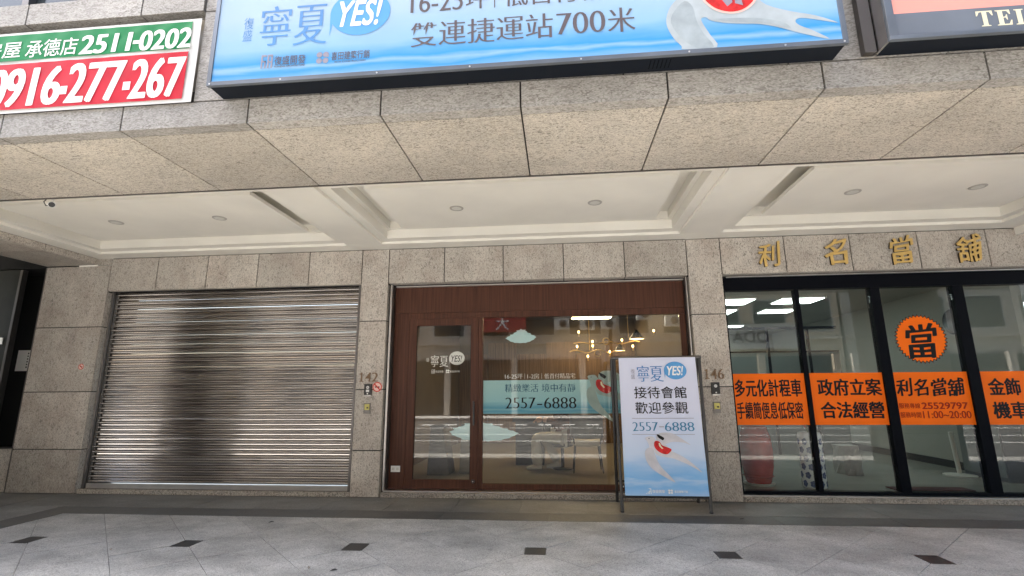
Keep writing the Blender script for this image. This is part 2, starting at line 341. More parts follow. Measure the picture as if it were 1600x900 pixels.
def copy_thing(o, loc, label, parent=None):
    c = o.copy(); COL.objects.link(c); WL[c.name] = Vector(loc)
    if parent: c.parent = parent
    else: c.location = loc; c['label'] = label
    for ch in [q for q in bpy.data.objects if q.parent == o]: copy_thing(ch, loc, None, c)
    return c
def struct(o): o['kind'] = 'structure'; return o
def BX(name, m, parent, *b, bev=0):
    q = MB().box(*b)
    if bev: q.bevel(bev)
    return q.build(name, m, parent)

# ------------------------------------------------------------------ flat lettering and printed shapes
def VP(Y): return lambda u, v, w: (u, Y - w, v)             # vertical plane facing the street
EA, EB = Vector((0, -.6, 0)), Vector((0, -.325, 1.755)); ES = (EB-EA).normalized(); EN = Vector((1, 0, 0)).cross(ES)
def lean(u, v): return u - .036*(1-v/1.77)
def EP(u, v, w): q = EA + Vector((u, 0, 0)) + ES*v + EN*w; return tuple(q)
GC = {}
def outlines(text):
    if text in GC: return GC[text]
    cu = bpy.data.curves.new('t', 'FONT'); cu.body = text; cu.resolution_u = 3
    o = bpy.data.objects.new('t', cu); COL.objects.link(o); bpy.context.view_layer.update()
    c2 = o.to_curve(bpy.context.evaluated_depsgraph_get()); loops = []
    for s in c2.splines:
        P = []; n = len(s.bezier_points)
        for i in range(n):
            a, b = s.bezier_points[i], s.bezier_points[(i+1) % n]
            p0, p1, p2, p3 = a.co.xy, a.handle_right.xy, b.handle_left.xy, b.co.xy
            ch = (p3-p0).length
            dev = max(abs((p1-p0).cross(p3-p0)), abs((p2-p0).cross(p3-p0)))/max(ch, 1e-6)
            k = 1 if dev < .004 else 4
            for j in range(k):
                t = j/k; q = p0*(1-t)**3 + p1*3*t*(1-t)**2 + p2*3*t*t*(1-t) + p3*t**3
                if not P or (q-P[-1]).length > 1e-4: P.append(q.copy())
        if len(P) > 2: loops.append(P)
    o.to_curve_clear(); bpy.data.objects.remove(o); bpy.data.curves.remove(cu)
    def area(P): return sum(P[i].cross(P[(i+1) % len(P)]) for i in range(len(P)))/2
    if loops and area(max(loops, key=lambda P: abs(area(P)))) < 0: loops = [P[::-1] for P in loops]
    GC[text] = loops
    return loops
def fatten(loops, ax, ay):
    out = []
    for P in loops:
        n = len(P); Q = []
        for i in range(n):
            e1 = (P[i]-P[i-1]).normalized(); e2 = (P[(i+1) % n]-P[i]).normalized()
            n1 = Vector((e1.y, -e1.x)); n2 = Vector((e2.y, -e2.x)); nn = n1+n2
            nn = nn/max(nn.length_squared, .35)*2 if nn.length > 1e-6 else n1
            Q.append(Vector((P[i].x + nn.x*ax, P[i].y + nn.y*ay)))
        out.append(Q)
    return out
def fill(loops, extrude=0.0):
    cu = bpy.data.curves.new('f', 'CURVE'); cu.dimensions = '2D'; cu.fill_mode = 'BOTH'; cu.extrude = extrude
    for P in loops:
        s = cu.splines.new('POLY'); s.points.add(len(P)-1); s.use_cyclic_u = True
        for i, q in enumerate(P): s.points[i].co = (q[0], q[1], 0, 1)
    o = bpy.data.objects.new('f', cu); COL.objects.link(o); bpy.context.view_layer.update()
    me = bpy.data.meshes.new_from_object(o.evaluated_get(bpy.context.evaluated_depsgraph_get()))
    bpy.data.objects.remove(o); bpy.data.curves.remove(cu); return me
def place(me, plane, w, name, m, parent, side=None, depth=0):
    for v in me.vertices: v.co = plane(v.co.x, v.co.y, w + v.co.z)
    c = Vector([(min(v.co[i] for v in me.vertices)+max(v.co[i] for v in me.vertices))/2 for i in range(3)])
    for v in me.vertices: v.co -= c
    me.materials.clear(); me.materials.append(m)
    if side:
        me.materials.append(side); nrm = Vector(plane(0, 0, 1)) - Vector(plane(0, 0, 0))
        for f in me.polygons: f.material_index = 0 if f.normal.dot(nrm) > .8 else 1
    me.name = name; return link(name, me, c, parent)
def text(s, box, plane, m, parent, ax=0, ay=0, shear=0, w=.002, name='lettering', depth=0, side=None, brush=0):
    bx_, by_ = (max(ax-.006, 0), max(ay-.004, 0)) if ax > .009 else (0, 0)
    L = outlines(s) if bx_ else fatten(outlines(s), ax, ay)
    if brush: L = [[Vector((q.x + .022*brush*math.sin(8*q.y+3*q.x+1), q.y + .13*brush*(q.x % 1) + .03*brush*math.sin(7*q.x+2*q.y))) for q in P] for P in L]
    if shear: L = [[Vector((q.x + shear*q.y, q.y)) for q in P] for P in L]
    xs = [q.x for P in L for q in P]; ys = [q.y for P in L for q in P]
    x0, x1, y0, y1 = min(xs), max(xs), min(ys), max(ys); u0, v0, u1, v1 = box; d = 1.0
    L = [[Vector(((q.x-x0)/(x1-x0)*(u1-u0), (q.y-y0)/(y1-y0)*(v1-v0))) for q in P] for P in L]
    k = 1/max(u1-u0, v1-v0); me = fill([[q*k for q in P] for P in L], depth*k/2)
    for v in me.vertices: v.co = Vector((v.co.x/k + u0, v.co.y/k + v0, v.co.z/k + depth/2))
    if bx_:
        sx, sy = (u1-u0)/(x1-x0)*bx_, (v1-v0)/(y1-y0)*by_; bm = bmesh.new(); bm.from_mesh(me); src = bm.faces[:]; base_v = bm.verts[:]
        st = [(-1, .3), (1, -.3), (-.4, 1), (.4, -1), (-.9, -.8), (.9, .8)] if by_ else [(-1, 0), (1, 0)]
        if bx_ > .02: st += [(.55, .35), (-.55, -.35)]
        for q, (dx, dy) in enumerate(st):
            g_ = bmesh.ops.duplicate(bm, geom=base_v + bm.edges[:0] + src)['geom']
            for v in g_:
                if isinstance(v, bmesh.types.BMVert): v.co += Vector((dx*sx, dy*sy, (q+1)*(.0012 if depth else .00007)))
        bm.to_mesh(me); bm.free()
    return place(me, plane, w, name, m, parent, side)
SERIF = dict(ax=.008, ay=-.0105)
def smooth(P, k=4):
    n = len(P); out = []
    for i in range(n):
        a, b, c, d = (Vector(P[(i+j-1) % n]) for j in range(4))
        for j in range(k):
            t = j/k; out.append(.5*((2*b) + (c-a)*t + (2*a-5*b+4*c-d)*t*t + (3*b-a-3*c+d)*t**3))
    return out
def poly(P, plane, m, parent, name, w=.002, sm=0, holes=()):  # a flat printed shape
    L = [smooth(P, sm) if sm else [Vector(q) for q in P]] + [[Vector(q) for q in h] for h in holes]
    return place(fill(L), plane, w, name, m, parent)
def rect(x0, z0, x1, z1): return [(x0, z0), (x1, z0), (x1, z1), (x0, z1)]
def ell(cx, cy, rx, ry, n=32): return [(cx+rx*math.cos(k*2*math.pi/n), cy+ry*math.sin(k*2*math.pi/n)) for k in range(n)]
def bubble(box, plane, m, parent, w=.002):
    x0, y0, x1, y1 = box; cx, cy, rx, ry = (x0+x1)/2, (y0+y1)/2, (x1-x0)/2, (y1-y0)/2
    P = []
    for k in range(40):
        a = R(205) + k/39*R(340); P.append((cx+rx*math.cos(a)*1.0, cy+ry*math.sin(a)))
    P.append((x0 + rx*.02, y0 + ry*.06))
    poly(P, plane, m, parent, 'speech_bubble', w)
def logo_a(box, plane, m, parent, w=.002):
    x0, y0, x1, y1 = box; X = lambda t: x0+(x1-x0)*t; Z = lambda t: y0+(y1-y0)*t
    L = [rect(X(0), Z(0), X(.14), Z(.85)), rect(X(.3), Z(0), X(.42), Z(.55)), rect(X(.0)+.0, Z(.86), X(.45), Z(1)),
         rect(X(.55), Z(0), X(.69), Z(1)), rect(X(.86), Z(0), X(1), Z(.9)), rect(X(.7), Z(.86), X(1), Z(1)), rect(X(.15), Z(.45), X(.42), Z(.56)), rect(X(.7), Z(.4), X(.85), Z(.52))]
    mb = MB()
    for q in L: mb.bm.faces.new([mb.bm.verts.new(plane(a, b_, w)) for a, b_ in q])
    return mb.build('logo', m, parent)
def logo_b(box, plane, m, parent, w=.002):
    x0, y0, x1, y1 = box; cx, cy = (x0+x1)/2, (y0+y1)/2; rx, ry = (x1-x0)/4*.92, (y1-y0)/4*.92
    mb = MB()
    for sx, sy in ((-1, 1), (-1, -1), (1, -1), (1, 1)):
        P = ell(cx+sx*rx*1.1, cy+sy*ry*1.1, rx, ry, 14)
        if (sx, sy) == (1, 1): P = P[:10] + [(cx+rx*2.1, cy+ry*.1)]
        mb.bm.faces.new([mb.bm.verts.new(plane(a, b_, w)) for a, b_ in P])
    return mb.build('logo', m, parent)

# ================================================================== GROUND
road = BX('road', M['asphalt'], None, -150, 150, -150, 60, -.4, -.16); struct(road)
kerbs = BX('kerb', M['kerb'], None, -40, 40, -4.45, -3.62, -.15, -.055, bev=.01); struct(kerbs)
for k in range(48):
    BX('kerb_stone', M['kerb'], kerbs, -14.4+k*.6, -14.4+k*.6+.592, -4.44, -3.63, -.054, -.022, bev=.005)
for nm, mm, a in (('yellow_line', 'yellow', (-60, 60, -4.62, -4.5, -.159, -.154)), ('lane_line', 'roadwhite', (-60, 60, -8.9, -8.75, -.159, -.154)),
                  ('lane_line', 'roadwhite', (-14, 60, -11.2, -11.05, -.159, -.154)), ('lane_line', 'roadwhite', (-60, 60, -14.5, -14.3, -.159, -.154))):
    BX(nm, M[mm], road, *a)
for i in range(18):
    BX('road_marking', M['roadwhite'], road, -12+i*1.1, -12+i*1.1+.55, -16.8, -16.1, -.159, -.154)
opp = BX('opposite_pavement', M['kerb'], None, -60, 60, -24.5, -19.5, -.16, -.02); struct(opp)
base = BX('pavement', M['grout'], None, -14, 10, -3.62, .14, -.2, -.008); struct(base)

def clip(P, n, d):          # keep the side with n.p <= d
    out = []
    for i in range(len(P)):
        a, b = Vector(P[i]), Vector(P[(i+1) % len(P)]); da, db = n.dot(a)-d, n.dot(b)-d
        if da <= 0: out.append(a)
        if da*db < 0: out.append(a + (b-a)*(da/(da-db)))
    return out
def tile(P, m, name='tile', z=0.0, gap=.003):
    c = sum((Vector(q) for q in P), Vector((0, 0)))/len(P)
    Q = []
    for q in P:
        d = Vector(q)-c; Q.append(c + d*(1-gap/max(d.length, .05)))
    z += random.uniform(-.0012, .0006)
    MB().prism([(q.x, q.y, -.03) for q in Q], (0, 0, -.03), (0, 0, z)).build(name, m, base)
PX0, PY0, S = -5.075, -2.06, .805
sq = .093
for i in range(-9, 21):
    for j in range(-4, 4):
        if (i + j) % 2 == 0: continue
        cx, cy = PX0 + S*i, PY0 + S*j
        P = [Vector((cx-S, cy)), Vector((cx, cy-S)), Vector((cx+S, cy)), Vector((cx, cy+S))]
        for (ix, iy) in ((cx-S, cy), (cx+S, cy), (cx, cy-S), (cx, cy+S)):
            kx, ky = round((ix-PX0)/S), round((iy-PY0)/S)
            if ky == 0 and kx % 2 == 0:
                d = Vector((cx-ix, cy-iy)).normalized()
                P = clip(P, -d, -(d.dot(Vector((ix, iy))) + sq))
        # split each large diamond in four, as the joints run
        halves = []
        A = clip(P, Vector((1, 1)).normalized(), Vector((1, 1)).normalized().dot(Vector((cx, cy))))
        B = clip(P, -Vector((1, 1)).normalized(), -Vector((1, 1)).normalized().dot(Vector((cx, cy))))
        for H in (A, B):
            if len(H) < 3: continue
            n2 = Vector((1, -1)).normalized(); dd = n2.dot(Vector((cx, cy)))
            halves += [clip(H, n2, dd), clip(H, -n2, -dd)]
        for H in halves:
            H = clip(H, Vector((0, 1)), -1.055)
            if len(H) > 2: H = clip(H, Vector((0, -1)), 3.6)
            if len(H) > 2: H = clip(H, Vector((-1, 0)), 5.8)
            if len(H) > 2: H = clip(H, Vector((1, 0)), 8.5)
            if len(H) > 2:
                ar = abs(sum(H[k].cross(H[(k+1) % len(H)]) for k in range(len(H))))/2
                if ar > .004: tile(H, M['floor_stone'])
for k in range(-1, 9):
    cx = PX0 + 2*S*k
    if -5.7 < cx < 8.4: tile([(cx-sq+.003, PY0-.11), (cx+sq-.003, PY0-.11), (cx+sq-.003, PY0+.11), (cx-sq+.003, PY0+.11)], M['inset_stone'], 'inset_tile')
x = -6.15
while x < 8.4:
    tile([(x, -1.05), (x+1.2, -1.05), (x+1.2, -.705), (x, -.705)], M['band_stone'], 'band_tile', 0, .002); x += 1.2
yy = -1.055
while yy > -3.55:
    tile([(-6.15, yy-.85), (-5.805, yy-.85), (-5.805, yy), (-6.15, yy)], M['band_stone'], 'band_tile', 0, .002); yy -= .85
x = -6.9
while x < 8.4:
    tile([(x, -.70), (x+.8, -.70), (x+.8, .0), (x, .0)], M['border_stone'], 'tile', 0, .003); x += .8
for i in range(5):
    for j in range(5):
        x0, y0 = -6.95-.8*(j+1)+.8, -3.6+.8*i
        tile([(x0-.0, y0), (x0+.79, y0), (x0+.79, min(y0+.8, -.01)), (x0, min(y0+.8, -.01))] if x0 < -6.9 else [(-6.95, y0), (-6.155, y0), (-6.155, min(y0+.8, -.705)), (-6.95, min(y0+.8, -.705))], M['border_stone'], 'tile', -.001, .003)

# ================================================================== BUILDING
bld = thing('arcade_building', (0, 0, 0), 'granite clad shophouse with a covered arcade, white coffered ceiling and two shopfronts', 'building')
g = .0065
def panel(m, *b, bev=.003): return BX('stone_panel', M[m], bld, b[0]+g, b[1]-g, b[2], b[3], b[4]+g, b[5]-g, bev=bev)
# pillars, lintels
ZB = (0, .591, 1.392, 2.338)
for (x0, x1, top, depth) in ((-7.835, -6.76, 3.28, .5), (-2.80, -2.40, 3.383, .2), (1.775, 2.222, 3.383, .2)):
    for z0, z1 in zip(ZB, ZB[1:] + (top,)):
        BX('stone_panel', M['wall_stone'], bld, x0+g, x1-g, 0, .03, z0+g, z1-g, bev=.003)
    # returns of the pillar into the openings
    for xs in ((x0, x0+.03), (x1-.03, x1)):
        for z0, z1 in zip(ZB, ZB[1:] + (min(top, 2.87),)):
            BX('return_panel', M['wall_stone'], bld, xs[0]+g*1.2, xs[1]-g*1.2, .034, .034+depth*.38, z0+g, z1-g)
    BX('pillar_core', M['joint'], bld, x0+.012, x1-.012, .012, .6, .004, top-.005)
for xs in ((-6.76, -5.99, -5.19, -4.395, -3.60, -2.80), (-2.40, -1.588, -.746, .10, .937, 1.775), (2.222, 3.058, 3.893, 4.736, 5.572, 6.4, 7.2, 8.0)):
    for a, c in zip(xs, xs[1:]): panel('wall_stone', a, c, 0, .03, 2.872, 3.383)
    BX('lintel_core', M['joint'], bld, xs[0]+.004, xs[-1]-.004, .012, .6, 2.885, 3.60)
    for a, c in zip(xs, xs[1:]): BX('return_panel', M['wall_stone'], bld, a+g, c-g, .034, .14, 2.874, 2.89)
BX('stone_panel', M['wall_stone'], bld, -7.0+g, -6.76-g, 0.001, .03, 3.285, 3.383, bev=.002)
# fascia and stone soffit
XJ = [-.22+1.0125*k for k in range(-11, 10)]
for a, c in zip(XJ, XJ[1:]):
    panel('fascia_stone', a, c, -3.59, -3.49, 3.30-g, 3.503, bev=.006)
    BX('soffit_panel', M['soffit_stone'], bld, a+g, c-g, -3.484, -2.464, 3.300, 3.33, bev=.003)
BX('fascia_core', M['joint'], bld, XJ[0], XJ[-1], -3.575, -2.47, 3.315, 3.6)
BX('ledge_trim', M['alu'], bld, XJ[0], XJ[-1], -2.462, -2.445, 3.292, 3.36)
# fascia above: flat panels behind the signs, recess behind the banner
for a, c in ((-2.695, -1.7), (-1.7, -.6), (-.6, .5), (.5, 1.6), (1.6, 2.6), (2.6, 3.7), (3.7, 4.8), (4.8, 6)):
    panel('fascia_stone', a, c, -3.59, -3.52, 3.503, 4.291); panel('fascia_stone', a, c, -3.59, -3.52, 4.291, 5.2)
BX('recess_wall', M['tan2'], bld, -11.4, -2.70, -3.50, -3.44, 3.503, 4.32)
for a, c in ((-8.3, -7.3), (-7.3, -6.3), (-6.3, -5.27), (-5.27, -4.25), (-4.25, -3.235), (-3.235, -2.70)):
    panel('fascia_stone', a, c, -3.60, -3.50, 4.291, 4.495, bev=.006)
panel('fascia_stone', -3.75, -2.70, -3.59, -3.52, 4.50, 5.6)
BX('upper_window', M['win'], bld, -9, -3.78, -3.50, -3.47, 4.50, 6.2)
for xx in (-4.95, -4.35, -3.80): BX('upper_window_frame', M['alu'], bld, xx-.03, xx+.03, -3.56, -3.505, 4.497, 6.2)
BX('upper_wall', M['tan2'], bld, -14, 10, -3.46, 9, 4.6, 15)
# street columns (just outside the picture, they show in the shutter)
for x0, x1 in ((-7.9, -6.95), (5.93, 6.88)):
    for z0, z1 in zip(ZB, ZB[1:] + (3.295,)):
        BX('column_panel', M['wall_stone'], bld, x0, x1, -3.49, -2.47, z0+g, z1-g, bev=.004)
    BX('column_core', M['joint'], bld, x0+.02, x1-.02, -3.47, -2.49, 0, 3.3)
# transverse stone beam at the left
yb = -.004
while yb > -2.4:
    BX('beam_panel', M['wall_stone'], bld, -7.015, -6.985, max(yb-.8, -2.44)+g, yb-g, 3.292, 3.383); 
    BX('beam_panel', M['wall_stone'], bld, -7.83, -7.02, max(yb-.8, -2.44)+g, yb-g, 3.289, 3.32, bev=.003); yb -= .8
BX('beam_core', M['joint'], bld, -7.82, -7.03, -2.44, -.004, 3.325, 3.6)
# white plaster ceiling: slab, dropped borders and beams, stepped mouldings, hanging panels
Zc = 3.385
BX('ceiling_slab', M['white'], bld, -12, 10, -2.46, -.0, 3.64, 3.72)
def ceil(name, *b, bev=0): return BX(name, M['white'], bld, *b, bev=bev)
BAYS = ((-6.715, -2.93, -6.95), (-2.425, 1.64, None), (2.175, 5.59, None))
ceil('ceiling_border', -6.984, 8, -.25, -.001, Zc, 3.66); ceil('ceiling_border', -6.984, 8, -2.445, -2.25, Zc, 3.66)
for a, c in ((-6.984, -6.715), (-2.93, -2.425), (1.64, 2.175), (5.59, 5.93)): ceil('ceiling_beam', a, c, -2.248, -.252, Zc+.0005, 3.66)
ceil('ceiling_beam', 5.925, 8, -2.25, -.004, 3.285, 3.384)
for x0, x1 in ((-6.715, -2.93), (-2.425, 1.64), (2.175, 5.59)):
    e = .002
    ceil('ceiling_moulding', x0+e, x1-e, -.39, -.252, 3.42, 3.655); ceil('ceiling_moulding', x0+e, x1-e, -2.248, -2.12, 3.42, 3.655)
    ceil('ceiling_moulding', x0+e, x0+.12, -2.118, -.392, 3.42, 3.655); ceil('ceiling_moulding', x1-.12, x1-e, -2.118, -.392, 3.42, 3.655)
    ceil('ceiling_moulding', x0+.122, x1-.122, -.45, -.392, 3.54, 3.655); ceil('ceiling_moulding', x0+.122, x0+.18, -2.118, -.452, 3.54, 3.655); ceil('ceiling_moulding', x1-.18, x1-.122, -2.118, -.452, 3.54, 3.655)
for x0, x1 in ((-6.35, -3.285), (-2.005, 1.255), (2.535, 5.25)):
    ceil('ceiling_panel', x0, x1, -1.965, -.68, 3.46, 3.50)
    for k in range(3):
        xx = x0 + (x1-x0)*(k+.5)/3; ceil('panel_hanger', xx-.02, xx+.02, -1.35, -1.31, 3.501, 3.639)
# plinths and thresholds
for x0, x1 in ((-6.75, -2.81), (-2.39, 1.765), (2.23, 8)): BX('plinth', M['plinth_stone'], bld, x0, x1, .02, .3, 0, .058, bev=.004)
# rooms
BX('interior_floor', M['in_floor'], bld, -2.6, 1.95, .31, 6.5, .03, .085)
BX('interior_wall', M['in_brown'], bld, -2.6, 1.95, 6.2, 6.4, .086, 3.3)
BX('interior_wall', M['in_brown'], bld, -2.7, -2.6, .61, 6.2, .086, 3.3); BX('interior_wall', M['in_brown'], bld, 1.95, 2.05, .61, 6.4, .086, 3.3)
BX('interior_ceiling', M['in_brown'], bld, -2.7, 2.05, .61, 6.4, 3.2, 3.3)
for k in range(6): BX('wall_panel', M['wood_in'], bld, -2.58+k*.755, -2.58+k*.755+.74, 6.15, 6.198, .09, 2.6 if k % 2 else 2.3)
BX('interior_floor', M['in_floor_b'], bld, 2.06, 9.0, .31, 8.6, .03, .092)
BX('interior_wall', M['in_wall'], bld, 2.06, 9.0, 8.6, 8.8, .093, 3.3); BX('interior_wall', M['in_wall'], bld, 2.051, 2.1, .61, 8.6, .093, 3.3)
BX('interior_ceiling', M['in_wall'], bld, 2.1, 9.0, .61, 8.6, 2.98, 3.05)
BX('interior_wall', M['in_wall'], bld, 6.32, 6.45, .7, 8.6, .093, 2.975)
BX('skirting', M['plastic_b'], bld, 6.296, 6.318, .72, 8.5, .0935, .21)
BX('side_wall', M['tan2'], bld, 8.0, 8.4, -.0, .3, 0, 3.6)
# dark entrance left of the end pillar
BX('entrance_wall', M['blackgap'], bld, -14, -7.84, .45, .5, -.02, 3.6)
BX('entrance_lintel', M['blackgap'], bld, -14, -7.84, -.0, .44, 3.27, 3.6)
BX('stone_panel', M['wall_stone'], bld, -9.2, -7.90, .05, .08, .004, .585, bev=.003)
BX('entrance_sill', M['alu'], bld, -9.2, -7.86, .04, .2, .588, .61)
BX('added_shade_wall', M['core'], bld, -8.7, -8.5, -1.8, -.35, 0, 3.29)  # unseen wall piece, added to darken the left end of the arcade
BX('end_wall', M['core'], bld, -14, -13.6, -3.6, .4, 0, 3.6)
BX('pillar_trim', M['alu'], bld, -7.862, -7.842, .01, .1, .004, 3.27)

# ------------------------------------------------------------------ dark metal door
dd = thing('entrance_door', (-8.8, 0, 0), 'dark grey green metal door at the far left beyond the stone pillar', 'door')
BX('door_leaf', M['dark_door'], dd, -9.9, -8.27, .0, .06, .012, 3.25, bev=.01)
BX('door_edge', M['alu'], dd, -8.266, -8.225, -.012, .07, .012, 3.25, bev=.006)
for zz in (.5, 1.3, 2.1): BX('hinge', M['steel'], dd, -8.40, -8.33, -.016, -.002, zz, zz+.1)

# ------------------------------------------------------------------ roller shutter
sh = thing('roller_shutter', (-4.78, .1, .06), 'closed stainless steel roller shutter with horizontal slats', 'roller shutter')
N = 41; z0, z1 = .135, 2.868; pitch = (z1-z0)/N
mb = MB(); prof = []
for k in range(13):
    t = k/12
    prof.append((t*.64, -.022*math.sin(math.pi*t)))
prof += [(.665, .012), (.70, .022), (.90, .022), (.95, .012)]
xa, xb = -6.668, -2.86
rows = [(mb.bm.verts.new((xa, .1+q, h*pitch)), mb.bm.verts.new((xb, .1+q, h*pitch))) for h, q in prof]
rows.append((mb.bm.verts.new((xa, .1+.004, pitch)), mb.bm.verts.new((xb, .1+.004, pitch))))
for A, B in zip(rows, rows[1:]): mb.bm.faces.new((A[0], A[1], B[1], B[0]))
s0 = mb.build('slat', M['shutter'], sh, smooth=True)
for e in s0.data.polygons: e.use_smooth = True
cz = s0.location.z
for k in range(N):
    o = s0 if k == 0 else s0.copy()
    if k: COL.objects.link(o); o.parent = sh
    o.location.z = cz + z0 + k*pitch + random.uniform(-.0015, .0015); o.rotation_euler = (random.uniform(-.007, .007), random.uniform(-.0006, .0006), 0)
BX('bottom_bar', M['steel'], sh, xa, xb, .07, .12, .064, .13, bev=.01)
BX('bottom_seal', M['blackgap'], sh, xa, xb, .085, .11, .0585, .063)
for x0, x1 in ((-6.725, -6.69), (-2.852, -2.822)):
    BX('guide_rail', M['alu'], sh, x0, x1, .055, .078, .059, 2.868, bev=.003); BX('guide_rail', M['alu'], sh, x0, x1-.006, .112, .13, .059, 2.868)
BX('head_box', M['blackgap'], sh, -6.75, -2.82, .05, .3, 2.8695, 2.8725)

# ------------------------------------------------------------------ wooden shopfront
wf = thing('wooden_shopfront', (-.3, .2, .06), 'brown wood laminate shopfront with a glazed door and one wide window', 'shopfront')
G0 = .2
BX('header_panel', M['wood'], wf, -2.345, 1.74, G0, G0+.05, 2.47, 2.862)
BX('side_panel', M['wood'], wf, -2.345, -2.13, G0+.001, G0+.05, .075, 2.468, bev=.002)
BX('frame_rail', M['wood'], wf, -2.128, 1.74, G0+.002, G0+.06, 2.385, 2.467, bev=.003)
BX('frame_post', M['wood'], wf, -1.118, -1.062, G0-.004, G0+.06, .077, 2.383, bev=.003)
BX('side_panel', M['wood'], wf, 1.664, 1.74, G0+.001, G0+.05, .077, 2.383, bev=.002)
BX('bottom_rail', M['wood'], wf, -1.06, 1.662, G0+.002, G0+.06, .077, .15, bev=.003)
BX('sill', M['silver'], wf, -2.37, 1.765, .08, .3, .059, .074, bev=.003)
BX('head_trim', M['silver'], wf, -2.33, 1.745, .15, .198, 2.845, 2.862, bev=.002)
for x0, x1 in ((-2.385, -2.35), (1.743, 1.768)):
    BX('side_channel', M['alu'], wf, x0, x1, .13, .22, .076, 2.862, bev=.003); BX('side_channel', M['steel'], wf, x0+.004, x1-.004, .06, .1, .076, 2.862, bev=.003)
win = BX('window_pane', M['glass_w'], wf, -1.056, 1.66, G0+.012, G0+.022, .152, 2.376)
dr = MB()
for b_ in ((-2.124, -2.014, .079, 2.383), (-1.226, -1.122, .079, 2.383), (-2.0135, -1.2265, .079, .197), (-2.0135, -1.2265, 2.282, 2.383)):
    dr.box(b_[0], b_[1], G0-.006, G0+.045, b_[2], b_[3])
door = dr.bevel(.003).build('door', M['wood'], wf)
BX('door_pane', M['glass_w'], door, -2.012, -1.228, G0+.012, G0+.022, .199, 2.280)
MB().tube([(-1.172, G0-.06, .905), (-1.172, G0-.06, 1.225)], .014, 8).tube([(-1.172, G0-.06, .94), (-1.172, G0-.006, .94)], .008).tube([(-1.172, G0-.06, 1.19), (-1.172, G0-.006, 1.19)], .008).build('handle', M['plastic_b'], door)
MB().lathe([(.022, -.018), (.026, -.006), (.026, .0)], (-1.183, G0-.006, .181), 'y', 16).build('lock', M['plastic_b'], door)
MB().lathe([(.008, -.003), (.008, .0)], (-1.183, G0-.0245, .181), 'y', 10).build('keyhole', M['silver'], door)
for x0, x1, z0_, z1_ in ((-2.0135, -2.0065, .2, 2.28), (-1.234, -1.227, .2, 2.28)): BX('glazing_bead', M['ink'], door, x0, x1, G0+.002, G0+.0115, z0_, z1_)

# ------------------------------------------------------------------ black shopfront at the right
bf = thing('black_framed_shopfront', (5.1, .13, .06), 'black framed glass shopfront of the pawnshop at the right', 'shopfront')
O0 = .13
BX('header', M['black'], bf, 2.235, 8.0, O0-.02, O0+.1, 2.668, 2.845, bev=.003)
BX('head_trim', M['silver'], bf, 2.30, 8.0, O0-.05, O0-.022, 2.846, 2.858, bev=.002)
MU = ((2.235, 2.268), (3.170, 3.222), (4.125, 4.240), (5.135, 5.265), (6.2, 6.3))
for a, c in MU: BX('mullion', M['black'], bf, a, c, O0-.018, O0+.09, .112, 2.666, bev=.003)
BX('bottom_rail', M['black'], bf, 2.235, 8.0, O0-.017, O0+.09, .075, .111)
BX('sill', M['silver'], bf, 2.225, 8.0, .055, .3, .0585, .074, bev=.003)
for (a, b_), (c, d_) in zip(MU, MU[1:]): BX('glass_pane', M['glass_b'], bf, b_+.001, c-.001, O0+.02, O0+.03, .112, 2.667)
BX('glass_pane', M['glass_b'], bf, 6.301, 7.99, O0+.02, O0+.03, .112, 2.667)

# ================================================================== SIGNS
BY = -3.766; BP = VP(BY)
bb = thing('billboard', (-.3, -3.6, 3.5), 'wide blue light box billboard with white swallow and large housing advertisement', 'billboard')
XL, XR, ZT = -2.455, 1.886, 5.3
mb = MB(); mb.box(XL+.01, XR-.01, -3.745, -3.595, 3.505, ZT); mb.bevel(.006).build('sign_box', M['signbox'], bb)
for b_ in ((XL, XR, 3.5, 3.530), (XL, XR, ZT-.03, ZT), (XL, XL+.03, 3.531, ZT-.031), (XR-.03, XR, 3.531, ZT-.031)):
    BX('sign_trim', M['signtrim'], bb, b_[0], b_[1], -3.772, -3.746, b_[2], b_[3], bev=.004)
BX('printed_face', M['billboard'], bb, XL+.031, XR-.031, -3.765, -3.747, 3.531, ZT-.031)
for k in range(6): BX('vent_slot', M['black'], bb, .66+k*.026, .668+k*.026, -3.72, -3.63, 3.5035, 3.5048)
for xx in (-2.43, -1.9, -1.2, -.55, .2, .9, 1.5, 1.86): MB().lathe([(.006, -.003), (.006, 0)], (xx, -3.772, 3.513), 'y', 8).build('screw', M['silver'], bb)
text('復', (-2.223, 3.944, -2.150, 4.040), BP, M['inkblue'], bb, ax=-.008, ay=-.008); text('盛', (-2.223, 3.845, -2.152, 3.937), BP, M['inkblue'], bb, ax=-.008, ay=-.008)
text('寧', (-2.095, 3.794, -1.860, 4.121), BP, M['inkblue'], bb, **SERIF); text('夏', (-1.837, 3.78, -1.586, 4.108), BP, M['inkblue'], bb, **SERIF)
bubble((-1.57, 3.828, -1.127, 4.193), BP, M['bubble'], bb)
text('YES!', (-1.50, 3.904, -1.19, 4.111), BP, M['inkwhite'], bb, ax=.03, ay=.02, shear=.28, w=.004)
logo_a((-2.061, 3.611, -1.974, 3.72), BP, M['inkgrey2'], bb)
text('復盛開發', (-1.961, 3.632, -1.731, 3.702), BP, M['inkgrey'], bb, ax=.012, ay=.008)
text('FUSHENG ARCHITECTURE', (-1.957, 3.612, -1.732, 3.626), BP, M['inkgrey'], bb, ax=.02, ay=.02)
logo_b((-1.651, 3.618, -1.557, 3.713), BP, M['inkgrey2'], bb)
text('喜田建築行銷', (-1.539, 3.638, -1.261, 3.704), BP, M['inkgrey'], bb, ax=.008, ay=.005)
text('XITA CONSTRUCTION', (-1.515, 3.617, -1.289, 3.630), BP, M['inkgrey'], bb, ax=.02, ay=.02)
text('16-25', (-.98, 3.972, -.605, 4.135), BP, M['inkgrey'], bb, **SERIF)
